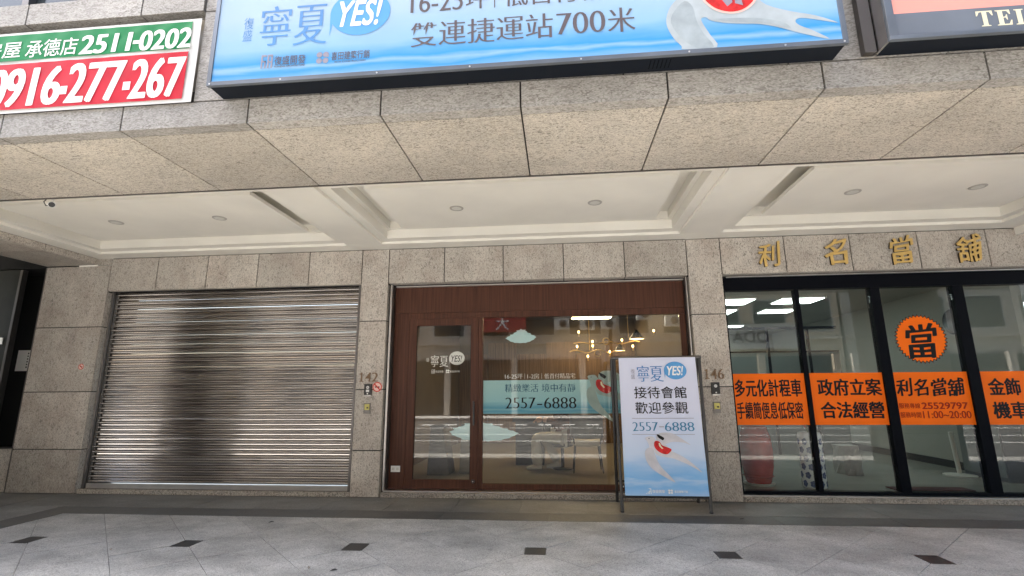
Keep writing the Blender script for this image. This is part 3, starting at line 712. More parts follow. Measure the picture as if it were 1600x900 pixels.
text('坪', (-.585, 3.968, -.425, 4.138), BP, M['inkgrey'], bb, **SERIF)
poly(rect(-.384, 3.965, -.377, 4.15), BP, M['inkgrey'], bb, 'lettering')
text('低首付精品宅', (-.315, 3.965, .72, 4.142), BP, M['inkgrey'], bb, **SERIF)
text('雙連捷運站', (-.971, 3.697, .02, 3.888), BP, M['inkgrey'], bb, **SERIF)
text('700', (.045, 3.712, .372, 3.878), BP, M['inkgrey'], bb, ax=.008, ay=-.022); text('米', (.387, 3.70, .571, 3.888), BP, M['inkgrey'], bb, **SERIF)
BB_B = [(.996, 4.05), (.908, 3.97), (.841, 3.909), (.801, 3.857), (.775, 3.785), (.775, 3.712), (.81, 3.624), (.857, 3.56), (.871, 3.536), (1.079, 3.536), (1.046, 3.628), (1.011, 3.704), (.997, 3.756), (1.032, 3.765), (1.055, 3.739), (1.155, 3.71), (1.255, 3.697), (1.354, 3.686), (1.452, 3.66), (1.546, 3.622), (1.64, 3.585), (1.776, 3.540), (1.683, 3.611), (1.609, 3.653), (1.584, 3.688), (1.621, 3.709), (1.731, 3.684), (1.845, 3.654), (1.707, 3.722), (1.563, 3.764), (1.42, 3.826), (1.357, 3.905), (1.3, 4.03), (1.15, 4.10)]
poly(BB_B, BP, M['bird'], bb, 'swallow_print', .0015, sm=3)
poly([(.83, 3.83), (.80, 3.74), (.86, 3.62), (.95, 3.54), (1.06, 3.54), (1.0, 3.65), (.965, 3.75), (.95, 3.85), (.9, 3.9)], BP, M['bird2'], bb, 'wing_print', .003, sm=3)
poly([(1.06, 3.747), (1.155, 3.722), (1.255, 3.707), (1.354, 3.696), (1.45, 3.672), (1.55, 3.635), (1.5, 3.69), (1.35, 3.73), (1.2, 3.742)], BP, M['bird2'], bb, 'belly_print', .003, sm=3)
poly([(1.013, 3.912), (1.045, 3.854), (1.102, 3.803), (1.181, 3.776), (1.264, 3.785), (1.329, 3.828), (1.363, 3.88), (1.351, 3.943), (1.3, 4.03), (1.181, 4.06), (1.034, 4.0)], BP, M['pinksticker'], bb, 'patch_edge', .0045, sm=3)
poly([(1.028, 3.915), (1.056, 3.862), (1.108, 3.816), (1.181, 3.79), (1.258, 3.798), (1.317, 3.838), (1.348, 3.885), (1.337, 3.943), (1.29, 4.02), (1.181, 4.05), (1.045, 3.99)], BP, M['birdred'], bb, 'red_patch', .006, sm=3)
for q in ([(1.13, 3.90), (1.17, 3.83), (1.205, 3.86), (1.2, 3.93)], [(1.22, 3.85), (1.27, 3.83), (1.26, 3.9), (1.225, 3.93)], [(1.10, 3.94), (1.14, 3.93), (1.15, 3.99)]):
    poly(q, BP, M['inkgrey2'], bb, 'leaf_print', .0075)

sg = thing('slate_light_box', (3.6, -3.6, 3.5), 'slate grey light box with pink panel and cream lettering, right of the billboard', 'light box sign')
TX0, TX1, TZT = 2.135, 5.4, 5.3
MB().box(TX0+.02, TX1, -3.74, -3.595, 3.515, TZT).bevel(.006).build('sign_box', M['signbox'], sg)
BX('side_sheet', M['steel'], sg, TX0+.004, TX0+.019, -3.74, -3.60, 3.516, TZT)
BX('mounting_bracket', M['alu'], sg, TX0-.075, TX0-.003, -3.64, -3.595, 3.516, TZT, bev=.004)
for b_ in ((TX0, TX1, 3.503, 3.530), (TX0, TX0+.045, 3.531, TZT)): BX('sign_trim', M['signtrim'], sg, b_[0], b_[1], -3.772, -3.745, b_[2], b_[3], bev=.004)
BX('slate_face', M['greyface'], sg, TX0+.046, TX1, -3.767, -3.746, 3.531, 3.687); BX('pink_face', M['pink'], sg, TX0+.046, TX1, -3.766, -3.746, 3.688, TZT)
def serif_T(x0, z0, x1, z1):
    w, h = x1-x0, z1-z0; X = lambda t: x0+w*t; Z = lambda t: z0+h*t
    return [(X(.22), Z(0)), (X(.78), Z(0)), (X(.78), Z(.05)), (X(.64), Z(.08)), (X(.64), Z(.93)), (X(.8), Z(.92)), (X(.93), Z(.68)), (X(1), Z(.68)), (X(.98), Z(1)), (X(.02), Z(1)), (X(0), Z(.68)), (X(.07), Z(.68)), (X(.2), Z(.92)), (X(.36), Z(.93)), (X(.36), Z(.08)), (X(.22), Z(.05))]
def serif_E(x0, z0, x1, z1):
    w, h = x1-x0, z1-z0; X = lambda t: x0+w*t; Z = lambda t: z0+h*t
    return [(X(0), Z(0)), (X(.95), Z(0)), (X(1), Z(.32)), (X(.93), Z(.32)), (X(.78), Z(.08)), (X(.46), Z(.08)), (X(.46), Z(.48)), (X(.6), Z(.5)), (X(.68), Z(.34)), (X(.73), Z(.34)), (X(.73), Z(.7)), (X(.68), Z(.7)), (X(.6), Z(.56)), (X(.46), Z(.55)), (X(.46), Z(.93)), (X(.74), Z(.92)), (X(.88), Z(.7)), (X(.95), Z(.7)), (X(.93), Z(1)), (X(0), Z(1)), (X(0), Z(.95)), (X(.14), Z(.92)), (X(.14), Z(.08)), (X(0), Z(.05))]
def serif_L(x0, z0, x1, z1):
    w, h = x1-x0, z1-z0; X = lambda t: x0+w*t; Z = lambda t: z0+h*t
    return [(X(0), Z(0)), (X(.95), Z(0)), (X(1), Z(.36)), (X(.93), Z(.36)), (X(.78), Z(.08)), (X(.46), Z(.08)), (X(.46), Z(.92)), (X(.6), Z(.95)), (X(.6), Z(1)), (X(0), Z(1)), (X(0), Z(.95)), (X(.14), Z(.92)), (X(.14), Z(.08)), (X(0), Z(.05))]
TP = VP(-3.767)
poly(serif_T(2.655, 3.553, 2.753, 3.662), TP, M['inkcream'], sg, 'lettering'); poly(serif_E(2.768, 3.552, 2.857, 3.66), TP, M['inkcream'], sg, 'lettering'); poly(serif_L(2.875, 3.55, 2.964, 3.658), TP, M['inkcream'], sg, 'lettering')

bn = thing('banner', (-4, -3.6, 3.5), 'green and red cloth banner with white telephone numbers stretched over the recess', 'banner')
mb = MB(); nx, nz_ = 60, 14; vv = {}
for i in range(nx+1):
    for j in range(nz_+1):
        u, v = i/nx, j/nz_; xx = -8.2+u*(8.2-2.697); zz = 3.494+v*(4.216-3.494)
        vv[i, j] = mb.bm.verts.new((xx, -3.608 + .003*math.sin(xx*9+v*4)*math.sin(math.pi*v) + .002*math.sin(xx*23-v*9)*math.sin(math.pi*v), zz))
for i in range(nx):
    for j in range(nz_): mb.bm.faces.new((vv[i, j], vv[i+1, j], vv[i+1, j+1], vv[i, j+1]))
mb.build('cloth', M['cloth'], bn, smooth=True)
BX('batten', M['alu'], bn, -8.2, -2.75, -3.60, -3.592, 3.5, 3.52)
BNY = VP(-3.6135)
def strip(x0, x1, z0, z1, m, nm):
    mb = MB(); n_ = 90; k_ = 10
    g_ = [[mb.bm.verts.new((x0+(x1-x0)*i/n_, -3.6145 + .002*math.sin((x0+(x1-x0)*i/n_)*31+j*.9)*math.sin(j*1.7+(i*.13)), z0+(z1-z0)*j/k_)) for j in range(k_+1)] for i in range(n_+1)]
    for i in range(n_):
        for j in range(k_): mb.bm.faces.new((g_[i][j], g_[i+1][j], g_[i+1][j+1], g_[i][j+1]))
    mb.build(nm, m, bn, smooth=True)
strip(-8.1, -2.765, 3.955, 4.190, M['green'], 'green_strip'); strip(-8.1, -2.768, 3.522, 3.925, M['red'], 'red_strip')
NP = VP(-3.6155)
text('房', (-4.539, 3.992, -4.386, 4.126), NP, M['inkwhite'], bn, ax=.014, ay=.01); text('屋', (-4.371, 3.983, -4.212, 4.122), NP, M['inkwhite'], bn, ax=.014, ay=.01)
text('承德店', (-4.165, 3.972, -3.72, 4.127), NP, M['inkwhite'], bn, ax=.014, ay=.01)
text('2511', (-3.689, 3.968, -3.262, 4.132), NP, M['inkwhite'], bn, ax=.042, ay=.02, shear=.06); text('0202', (-3.184, 3.962, -2.765, 4.132), NP, M['inkwhite'], bn, ax=.042, ay=.02, shear=.06)
poly(rect(-3.245, 4.024, -3.192, 4.055), NP, M['inkwhite'], bn, 'lettering')
for d_, b_ in (('0', (-4.415, 3.545, -4.275, 3.875)), ('916', (-4.262, 3.545, -3.805, 3.876)), ('277', (-3.735, 3.545, -3.275, 3.885)), ('267', (-3.205, 3.545, -2.785, 3.88))): text(d_, b_, NP, M['inkwhite'], bn, ax=.05, ay=.012, shear=.04)
for x_ in (-3.796, -3.268): poly(rect(x_, 3.625, x_+.06, 3.695), NP, M['inkwhite'], bn, 'lettering')

# gold lettering
gl = thing('shop_name_lettering', (4.1, 0, 3.1), 'four raised gold characters on the granite lintel above the pawnshop', 'lettering')
for ch, b_ in zip('利名當舖', ((2.706, 2.955, 2.985, 3.305), (3.545, 2.955, 3.835, 3.305), (4.365, 2.935, 4.65, 3.325), (5.18, 2.935, 5.475, 3.315))):
    text(ch, b_, VP(-.008), M['gold'], gl, ax=.026, ay=.014, shear=.08, brush=1.1, w=0, name='character', depth=.022, side=M['gold_side'])

# house numbers
for num, b_, lab in (('142', (-2.762, 1.497, -2.475, 1.62), 'bronze house number 142 on the middle pillar'), ('146', (1.858, 1.49, 2.128, 1.618), 'bronze house number 146 on the pillar beside the standing poster')):
    hn = thing('house_number', ((b_[0]+b_[2])/2, 0, b_[1]), lab, 'house number', 'house numbers on the pillars')
    w_ = (b_[2]-b_[0])/3
    for k, c in enumerate(num):
        if c == '1':
            u, v, h_ = b_[0]+.045, b_[1], b_[3]-b_[1]
            P = [(u-.026, v), (u+.03, v), (u+.03, v+.008), (u+.009, v+.013), (u+.009, v+h_), (u+.002, v+h_), (u-.026, v+h_*.86), (u-.026, v+h_*.80), (u-.006, v+h_*.85), (u-.006, v+.013), (u-.026, v+.008)]
            mb = MB(); mb.prism([(q[0], -.017, q[1]) for q in P], (0, 0, 0), (0, .0165, 0)); mb.build('digit', M['bronze'], hn)
        else:
            text(c, (b_[0]+k*w_+.006, b_[1], b_[0]+(k+1)*w_-.008, b_[3]), VP(-.003), M['bronze'], hn, ax=.006, ay=-.016, w=0, name='digit', depth=.014)
# intercoms and key switches
def intercom(x, z, lab):
    t = thing('intercom', (x, 0, z), lab, 'intercom', 'door intercoms on the pillars')
    BX('body', M['plastic_b'], t, x-.05, x+.05, -.028, -.001, z-.065, z+.082, bev=.005)
    BX('lower_plate', M['steel'], t, x-.048, x+.048, -.03, -.002, z-.083, z-.067, bev=.003)
    MB().lathe([(.020, 0), (.020, -.004), (.012, -.004), (.012, 0)], (x, -.028, z+.035), 'y', 20).build('camera_ring', M['silver'], t)
    BX('speaker_plate', M['plastic_w'] if 'middle' in lab else M['plastic_b'], t, x-.022, x+.022, -.031, -.0285, z-.027, z+.005)
    MB().lathe([(.009, 0), (.009, -.004)], (x, -.028, z-.048), 'y', 12).build('call_button', M['plastic_w'], t)
intercom(-2.612, 1.384, 'black door intercom on the middle pillar under number 142'); intercom(1.995, 1.367, 'black door intercom on the pillar under number 146')
def keysw(x, z, lab):
    t = thing('key_switch', (x, 0, z), lab, 'switch', 'key switches on the pillars')
    BX('plate', M['alu'], t, x-.047, x+.047, -.008, -.001, z-.07, z+.07, bev=.003)
    BX('cover', M['brass'], t, x-.034, x+.034, -.02, -.009, z-.02, z+.055, bev=.004)
    MB().lathe([(.012, 0), (.012, -.008)], (x+.008, -.0205, z+.008), 'y', 12).build('key_cylinder', M['plastic_b'], t)
keysw(-2.613, 1.14, 'steel key switch below the intercom of number 142'); keysw(1.994, 1.134, 'key switch on the pillar right of the poster stand, below number 146')
def nosmoke(x, z, rr, lab):
    t = thing('no_smoking_sticker', (x, 0, z), lab, 'sticker', 'round no smoking stickers'); PL = VP(0)
    poly(ell(x, z, rr, rr), PL, M['pinksticker'], t, 'sticker_disc', .002)
    poly(ell(x, z, rr, rr), PL, M['nosmoke'], t, 'ring', .0035, holes=[ell(x, z, rr*.8, rr*.8)])
    poly(rect(x-rr*.5, z-rr*.13, x+rr*.5, z+rr*.1), PL, M['ink'], t, 'cigarette', .003)
    c = math.cos(R(45))*rr*.82; e = rr*.09
    poly([(x-c-e, z+c-e), (x-c+e, z+c+e), (x+c+e, z-c+e), (x+c-e, z-c-e)], PL, M['nosmoke'], t, 'bar', .0042)
nosmoke(-2.488, 1.425, .066, 'round pink no smoking sticker overlapping the edge of the intercom at 142'); nosmoke(-6.978, 1.752, .042, 'small round no smoking sticker on the left granite pillar')
ou = thing('outlet_plate', (-2.25, .2, .33), 'white outlet plate on the brown panel beside the door', 'outlet')
BX('plate', M['plastic_w'], ou, -2.315, -2.187, .19, .2, .293, .372, bev=.004)
for k in (-1, 1): BX('socket', M['acgrey'], ou, -2.251+k*.03-.017, -2.251+k*.03+.017, .1885, .1898, .315, .35)
no = thing('paper_notice', (-8.3, .3, 1.87), 'white paper notice with a column of writing in the dark entrance', 'notice')
BX('paper', M['plastic_w'], no, -8.395, -8.13, .29, .3, 1.715, 2.035)
for k in range(6): BX('written_mark', M['ink'], no, -8.22, -8.20, .287, .2895, 1.76+k*.042, 1.785+k*.042)
# security camera
sc_ = thing('security_camera', (-5.2, -2.3, 3.3), 'white bullet security camera hanging from the white ceiling edge', 'security camera')
MB().lathe([(.028, 0), (.028, -.012), (.012, -.02)], (-5.24, -2.30, 3.384), 'z', 16).build('mount', M['plastic_w'], sc_, smooth=True)
MB().tube([(-5.24, -2.30, 3.37), (-5.23, -2.30, 3.34), (-5.21, -2.32, 3.315)], .008).build('arm', M['plastic_w'], sc_, smooth=True)
dv = Vector((.72, -.62, -.30)).normalized(); c0 = Vector((-5.225, -2.31, 3.295))
MB().tube([c0-dv*.07, c0-dv*.065, c0+dv*.05, c0+dv*.055], [.026, .032, .034, .030], 16).build('body', M['plastic_w'], sc_, smooth=True)
MB().tube([c0+dv*.0555, c0+dv*.058], .027, 16).build('lens', M['plastic_b'], sc_)
MB().tube([(-5.30, -2.30, 3.375), (-5.325, -2.31, 3.33), (-5.305, -2.30, 3.29), (-5.28, -2.28, 3.30)], .005).build('cable', M['tube'], sc_, smooth=True)
# downlights
def downlight(x, y, lab):
    t = thing('downlight', (x, y, 3.46), lab, 'downlight', 'round downlights in the arcade ceiling'); z = 3.46
    MB().lathe([(.058, -.001), (.082, -.001), (.080, -.006), (.060, -.009), (.058, -.001)], (x, y, z), 'z', 28).build('trim_ring', M['ringgrey'], t, smooth=True)
    MB().lathe([(.057, -.0065), (.040, -.003), (.030, -.0025)], (x, y, z), 'z', 24).build('reflector', M['acgrey'], t, smooth=True)
    MB().lathe([(.028, -.0045), (.026, -.0026)], (x, y, z), 'z', 18).build('lamp', M['ringdark'], t)
for x_, lab in ((-5.469, 'unlit downlight beside the security camera'), (-4.097, 'unlit downlight between the first one and the dark ceiling gap'), (-1.147, 'left unlit downlight above the wooden shopfront'), (.458, 'right unlit downlight above the wooden shopfront'), (3.245, 'unlit downlight above the gold character at the left of the pawnshop'), (4.51, 'unlit downlight nearest the right edge of the photo')):
    downlight(x_, -1.312, lab)

# ------------------------------------------------------------------ A-frame poster stand
es = thing('poster_stand', (1.2, -.33, 0), 'dark grey folding poster stand with a pale blue swallow poster', 'poster stand')
for x_, xt in ((.675, .694), (1.655, 1.735)):
    MB().tube([EP(x_, .006, 0), EP(xt, 1.765, 0)], .02, 10).build('front_leg', M['tube'], es, smooth=True)
    MB().tube([(x_+.005, -.05, .004), (xt-.03, -.318, 1.745)], .02, 10).build('rear_leg', M['tube'], es, smooth=True)
    MB().lathe([(.023, 0), (.023, .02)], EP(x_, -.004, 0), 'z', 10).build('foot_cap', M['plastic_b'], es)
    MB().tube([EP(x_+.025, .27, 0), EP(x_+.036, .27, 0)], .009, 8).build('bolt', M['silver'], es)
MB().tube([EP(.655, 1.775, 0), EP(1.76, 1.775, 0)], .021, 12).build('top_bar', M['alu'], es, smooth=True)
MB().tube([EP(.69, .165, .0), EP(1.655, .165, .0)], .014, 8).build('bottom_bar', M['plastic_b'], es)
MB().tube([(.66, -.09, .25), (1.70, -.09, .25)], .012, 8).build('rear_bar', M['tube'], es)
mb = MB(); nx, nv = 12, 24
gr = {}
for i in range(nx+1):
    for j in range(nv+1):
        u, v = i/nx, j/nv
        gr[i, j] = mb.bm.verts.new(EP(lean(.748+.934*u, .176+v*1.594), .176+v*1.594, .026 + .004*math.sin(v*21+u*3)*(1-v)*(v < .3) + .003*math.sin(u*7)*(1-v)))
for i in range(nx):
    for j in range(nv): mb.bm.faces.new((gr[i, j], gr[i+1, j], gr[i+1, j+1], gr[i, j+1]))
ps = mb.build('poster', M['poster'], es, smooth=True)
mb = MB(); mb.prism([EP(lean(.75, .18), .18, .012), EP(lean(1.68, .18), .18, .012), EP(1.68, 1.765, .012), EP(.75, 1.765, .012)], EP(0, 0, 0), EP(0, 0, .006)); mb.build('backing_sheet', M['plastic_w'], es)
WP = .032
def et(s, b_, m, **k): text(s, b_, EP, m, es, w=k.pop('w', WP), **k)
et('復', (.886, 1.57, .934, 1.628), M['inkgrey2'], ax=-.005, ay=-.005); et('盛', (.884, 1.505, .932, 1.563), M['inkgrey2'], ax=-.005, ay=-.005)
et('寧', (.960, 1.471, 1.108, 1.67), M['inkblue'], **SERIF); et('夏', (1.116, 1.47, 1.276, 1.66), M['inkblue'], **SERIF)
bubble((1.288, 1.495, 1.559, 1.715), EP, M['bubble'], es, WP)
et('YES!', (1.328, 1.546, 1.518, 1.657), M['inkwhite'], ax=.03, ay=.02, shear=.26, w=WP+.002)
et('接待會館', (.905, 1.267, 1.529, 1.41), M['ink'], ax=.004, ay=.002); et('歡迎參觀', (.905, 1.085, 1.525, 1.225), M['ink'], ax=.004, ay=.002)
poly(rect(.858, 1.030, 1.578, 1.0355), EP, M['inkgrey2'], es, 'rule', WP); poly(rect(.845, .845, 1.568, .8495), EP, M['inkgrey2'], es, 'rule', WP)
et('2557', (.856, .885, 1.155, .988), M['inkteal'], ax=.006, ay=-.022); et('6888', (1.232, .885, 1.573, .988), M['inkteal'], ax=.006, ay=-.022)
poly(rect(1.166, .93, 1.222, .938), EP, M['inkgrey2'], es, 'lettering', WP)
logo_a((.954, .196, 1.012, .254), EP, M['inkwhite'], es, WP); logo_b((1.198, .197, 1.253, .245), EP, M['inkwhite'], es, WP)
et('復盛開發', (1.022, .206, 1.162, .240), M['inkwhite'], ax=.01, ay=.01); et('喜田建築行銷', (1.269, .208, 1.415, .234), M['inkwhite'], ax=.01, ay=.01)
BIRD = dict(
 body=[(.992, .808), (1.043, .824), (1.087, .819), (1.128, .775), (1.214, .743), (1.272, .668), (1.397, .604), (1.497, .531), (1.603, .427), (1.493, .494), (1.369, .549), (1.285, .58), (1.177, .598), (1.103, .624), (1.065, .694), (1.032, .694), (1.029, .721), (1.016, .764)],
 lw=[(1.066, .699), (1.015, .694), (.985, .667), (.974, .624), (.986, .549), (1.034, .476), (1.116, .413), (1.188, .372), (1.239, .342), (1.29, .322), (1.223, .404), (1.155, .476), (1.117, .539), (1.091, .613)],
 rw=[(1.128, .775), (1.124, .83), (1.158, .857), (1.204, .868), (1.292, .863), (1.367, .83), (1.438, .781), (1.509, .727), (1.446, .752), (1.359, .762), (1.282, .759), (1.213, .737)],
 red=[(1.096, .764), (1.089, .715), (1.118, .667), (1.18, .63), (1.235, .627), (1.277, .662), (1.279, .684), (1.232, .705), (1.179, .726), (1.16, .759), (1.128, .775)],
 zig=[(1.142, .748), (1.157, .753), (1.167, .716), (1.192, .689), (1.175, .683), (1.145, .716)],
 blk=[(1.129, .846), (1.156, .841), (1.211, .808), (1.195, .781), (1.174, .791), (1.143, .813)])
def swallow(plane, parent, T, mb_, mw, w):
    f_ = lambda k: [T(*q) for q in BIRD[k]]
    poly(f_('rw'), plane, mw, parent, 'wing_print', w, sm=3); poly(f_('lw'), plane, mw, parent, 'wing_print', w+.0008, sm=3)
    poly(f_('body'), plane, mb_, parent, 'swallow_print', w+.0016, sm=3)
    poly(f_('red'), plane, M['birdred'], parent, 'red_patch', w+.0024, sm=3); poly(f_('zig'), plane, M['inkcream'], parent, 'zigzag_print', w+.0032)
    poly(f_('blk'), plane, M['ink'], parent, 'black_mark', w+.0032, sm=3); e = T(1.036, .80); poly(ell(e[0], e[1], .006, .006, 10), plane, M['ink'], parent, 'eye_print', w+.0032)
M['birdp'] = simple('bird_poster_print', (.62, .62, .68), .4, var=.1, vscale=9); M['birdpw'] = simple('bird_poster_wing', (.57, .57, .63), .4, var=.12, vscale=9)
swallow(EP, es, lambda a, b_: (a, b_), M['birdp'], M['birdpw'], WP)

# ------------------------------------------------------------------ stickers on the glass (stuck to the inner side)
GP = VP(.226)
def lobes(P, amp):
    out = []
    for i in range(len(P)):
        a, b_ = Vector(P[i]), Vector(P[(i+1) % len(P)]); d = b_-a; nrm = Vector((d.y, -d.x)).normalized()
        out.append(tuple(a)); k_ = 5
        for j in range(1, k_): out.append(tuple(a + d*j/k_ - nrm*amp*d.length*math.sin(math.pi*j/k_)*(1 if a.y+b_.y > 1.0 else .3)))
    return out
CL = lobes([(0, .34), (.08, .26), (.16, .14), (.3, .05), (.48, .02), (.66, .03), (.8, .12), (.92, .24), (1, .40), (.93, .52), (.82, .66), (.7, .78), (.66, .9), (.5, .97), (.36, .86), (.28, .7), (.16, .58), (.08, .46)], .28)
CL2 = lobes([(0, .48), (.04, .3), (.13, .2), (.2, .08), (.36, .03), (.56, .0), (.74, .06), (.86, .16), (.94, .28), (1, .40), (.92, .52), (.84, .62), (.72, .74), (.62, .88), (.48, .94), (.34, .96), (.22, .88), (.14, .72), (.05, .66)], .24)
def scl(P, b_): return [(b_[0]+(b_[2]-b_[0])*q[0], b_[1]+(b_[3]-b_[1])*q[1]) for q in P]
tag(poly(scl(CL, (-.745, 2.01, -.304, 2.226)), GP, M['cloudp'], None, 'cloud_sticker', .0), 'small pale teal cloud sticker high on the wide window', 'sticker')
cl2 = [Vector(q) for q in scl(CL2, (-1.526, .69, -.56, .958))]
def clipx(P, x, keep_right):
    n_ = Vector((-1, 0)) if keep_right else Vector((1, 0)); return clip(P, n_, -x if keep_right else x)
tag(poly([tuple(q) for q in clipx(cl2, -1.232, False)], GP, M['cloudp'], None, 'cloud_sticker', 0), 'left part of the low cloud sticker, on the door glass', 'sticker')
tag(poly([tuple(q) for q in clipx(cl2, -1.054, True)], GP, M['cloudp'], None, 'cloud_sticker', 0), 'right part of the low cloud sticker, on the wide window beside the door', 'sticker')
wb = thing('window_banner', (-.1, .23, 1.05), 'pale teal advertising strip with telephone number inside the wide window', 'window sticker')
BX('printed_strip', M['banner'], wb, -1.054, 1.66, .227, .229, 1.053, 1.503)
GT = VP(.2265)
text('精緻樂活', (-.752, 1.342, -.29, 1.452), GT, M['inkteal_d'], wb, **SERIF); text('境中有靜', (-.245, 1.342, .218, 1.452), GT, M['inkteal_d'], wb, **SERIF)
text('2557', (-.746, 1.121, -.33, 1.269), GT, M['ink'], wb, ax=.006, ay=-.022); text('6888', (-.215, 1.121, .222, 1.269), GT, M['ink'], wb, ax=.006, ay=-.022); poly(rect(-.31, 1.168, -.24, 1.183), GT, M['ink'], wb, 'lettering')
text('16-25坪', (-.751, 1.521, -.505, 1.592), GT, M['inkwhite'], wb, **SERIF); text('1-2房', (-.44, 1.521, -.275, 1.592), GT, M['inkwhite'], wb, **SERIF); text('低首付精品宅', (-.205, 1.521, .22, 1.592), GT, M['inkwhite'], wb, **SERIF)
for xx in (-.475, -.24): poly(rect(xx-.002, 1.52, xx+.002, 1.592), GT, M['inkwhite'], wb, 'rule')
gb = thing('swallow_sticker', (.6, .22, 1.2), 'pale swallow with a red patch stuck inside the wide window behind the poster stand', 'sticker')
k1 = (.938-1.546)/(.322-.808); k0 = (.705-.384)/(1.29-.992)
swallow(VP(.2245), gb, lambda a, b_: (.384+(a-.992)*1.15, 1.546+(b_-.808)*1.25), M['birdg'], M['birdg'], .0)
ds = thing('door_sticker', (-1.6, .22, 1.6), 'white lettering with a white speech bubble on the door glass', 'window sticker')
text('復盛', (-1.871, 1.774, -1.834, 1.828), GP, M['inkwhite'], ds); text('寧', (-1.808, 1.7, -1.692, 1.862), GP, M['inkwhite'], ds, ax=.008, ay=-.006); text('夏', (-1.679, 1.699, -1.555, 1.851), GP, M['inkwhite'], ds, ax=.008, ay=-.006)
bubble((-1.545, 1.722, -1.322, 1.912), GP, M['inkwhite'], ds, .0); text('YES!', (-1.513, 1.768, -1.358, 1.856), GP, M['ink'], ds, ax=.012, ay=.01, shear=.26)
logo_a((-1.793, 1.606, -1.743, 1.662), GP, M['inkwhite'], ds); text('復盛開發', (-1.738, 1.618, -1.62, 1.648), GP, M['inkwhite'], ds, ax=.01, ay=.01)
logo_b((-1.587, 1.608, -1.536, 1.66), GP, M['inkwhite'], ds); text('喜田建築行銷', (-1.529, 1.618, -1.387, 1.646), GP, M['inkwhite'], ds, ax=.01, ay=.01)
# orange panels
OP = VP(.1445)
def opanel(x0, x1, lab): 
    t = thing('orange_panel', ((x0+x1)/2, .165, .907), lab, 'window sticker', 'orange lettered panels on the pawnshop glass')
    BX('vinyl_sheet', M['orange'], t, x0, x1, .1455, .1485, .907, 1.557); return t
HV = dict(ax=.038, ay=.02)
t = opanel(2.269, 3.169, 'orange panel beside pillar 146 with two long rows of black characters')
text('多元化計程車', (2.290, 1.264, 3.117, 1.48), OP, M['ink'], t, **HV); text('手續簡便息低保密', (2.290, .982, 3.105, 1.195), OP, M['ink'], t, ax=.03, ay=.012)
t = opanel(3.223, 4.124, 'orange panel with two rows of four large black characters, second from pillar 146')
text('政府立案', (3.321, 1.27, 4.088, 1.479), OP, M['ink'], t, **HV); text('合法經營', (3.327, .989, 4.082, 1.19), OP, M['ink'], t, **HV)
t = opanel(4.241, 5.134, 'orange panel with telephone number and opening hours under the round badge')
text('利名當舖', (4.276, 1.255, 5.073, 1.485), OP, M['ink'], t, ax=.036, ay=.012, shear=.08, brush=.8)
text('服務專線', (4.268, 1.106, 4.518, 1.171), OP, M['inkred'], t, ax=.008, ay=.004); text('25529797', (4.539, 1.099, 5.073, 1.177), OP, M['inkred'], t, ax=.03, ay=.018)
text('服務時間', (4.268, .993, 4.511, 1.061), OP, M['inkred'], t, ax=.008, ay=.004); text('11:00~20:00', (4.535, .986, 5.094, 1.073), OP, M['inkred'], t, ax=.02, ay=.01)
t = opanel(5.266, 6.199, 'orange panel cut off by the right edge of the photo')
text('金飾', (5.357, 1.263, 5.72, 1.47), OP, M['ink'], t, **HV); text('機車', (5.361, .983, 5.75, 1.181), OP, M['ink'], t, **HV)
bg_ = thing('round_badge', (4.665, .165, 1.98), 'orange jagged round badge with one large black character on the glass', 'window sticker')
def star(r0, r1, n_=40): return [(4.667+(r0 if k % 2 else r1)*math.cos(k*math.pi/n_), 1.98+(r0 if k % 2 else r1)*math.sin(k*math.pi/n_)) for k in range(2*n_)]
poly(star(.29, .322), OP, M['ink'], bg_, 'badge_edge', -.0015); poly(star(.278, .305), OP, M['orange'], bg_, 'badge_face', .0)
text('當', (4.49, 1.725, 4.86, 2.18), OP, M['ink'], bg_, ax=.034, ay=.014, shear=.1, brush=.55)

# ================================================================== INSIDE THE LEFT SHOP
ZF = .086
def lamp_panel(x0, x1, y0, y1, z, m, lab, grp):
    t = thing('ceiling_light', ((x0+x1)/2, (y0+y1)/2, z), lab, 'ceiling light', grp)
    BX('light_frame', M['acgrey'], t, x0-.03, x1+.03, y0-.03, y1+.03, z+.012, z+.05); BX('diffuser', M[m], t, x0, x1, y0, y1, z, z+.0115)
lamp_panel(-.95, -.2, 2.5, 2.75, 3.05, 'lampwarm', 'warm lit ceiling light over the small cloud sticker', 'warm ceiling lights in the showroom')
lamp_panel(-.2, .12, 4.0, 4.2, 3.05, 'lampwarm', 'small warm ceiling light at the right edge of the small cloud sticker', 'warm ceiling lights in the showroom')
lamp_panel(.35, 1.25, 5.0, 5.25, 3.05, 'lampwarm', 'warm lit ceiling light farther back, above the chandelier', 'warm ceiling lights in the showroom')
for x_, y_, lab in ((-1.05, 2.6, 'nearer small spotlight in the upper left corner of the wide window'), (-.95, 3.2, 'farther small spotlight near the upper left corner of the wide window')):
    t = thing('spotlight', (x_, y_, 2.9), lab, 'spotlight', 'small spotlights in the showroom')
    MB().tube([(x_, y_, 3.19), (x_, y_, 2.92)], .012).build('stem', M['plastic_b'], t); MB().tube([(x_, y_, 2.93), (x_+.03, y_-.07, 2.86)], [.035, .045], 12).build('shade', M['plastic_b'], t)
    MB().sphere((x_+.034, y_-.08, 2.852), .03).build('bulb', M['bulb'], t, smooth=True)
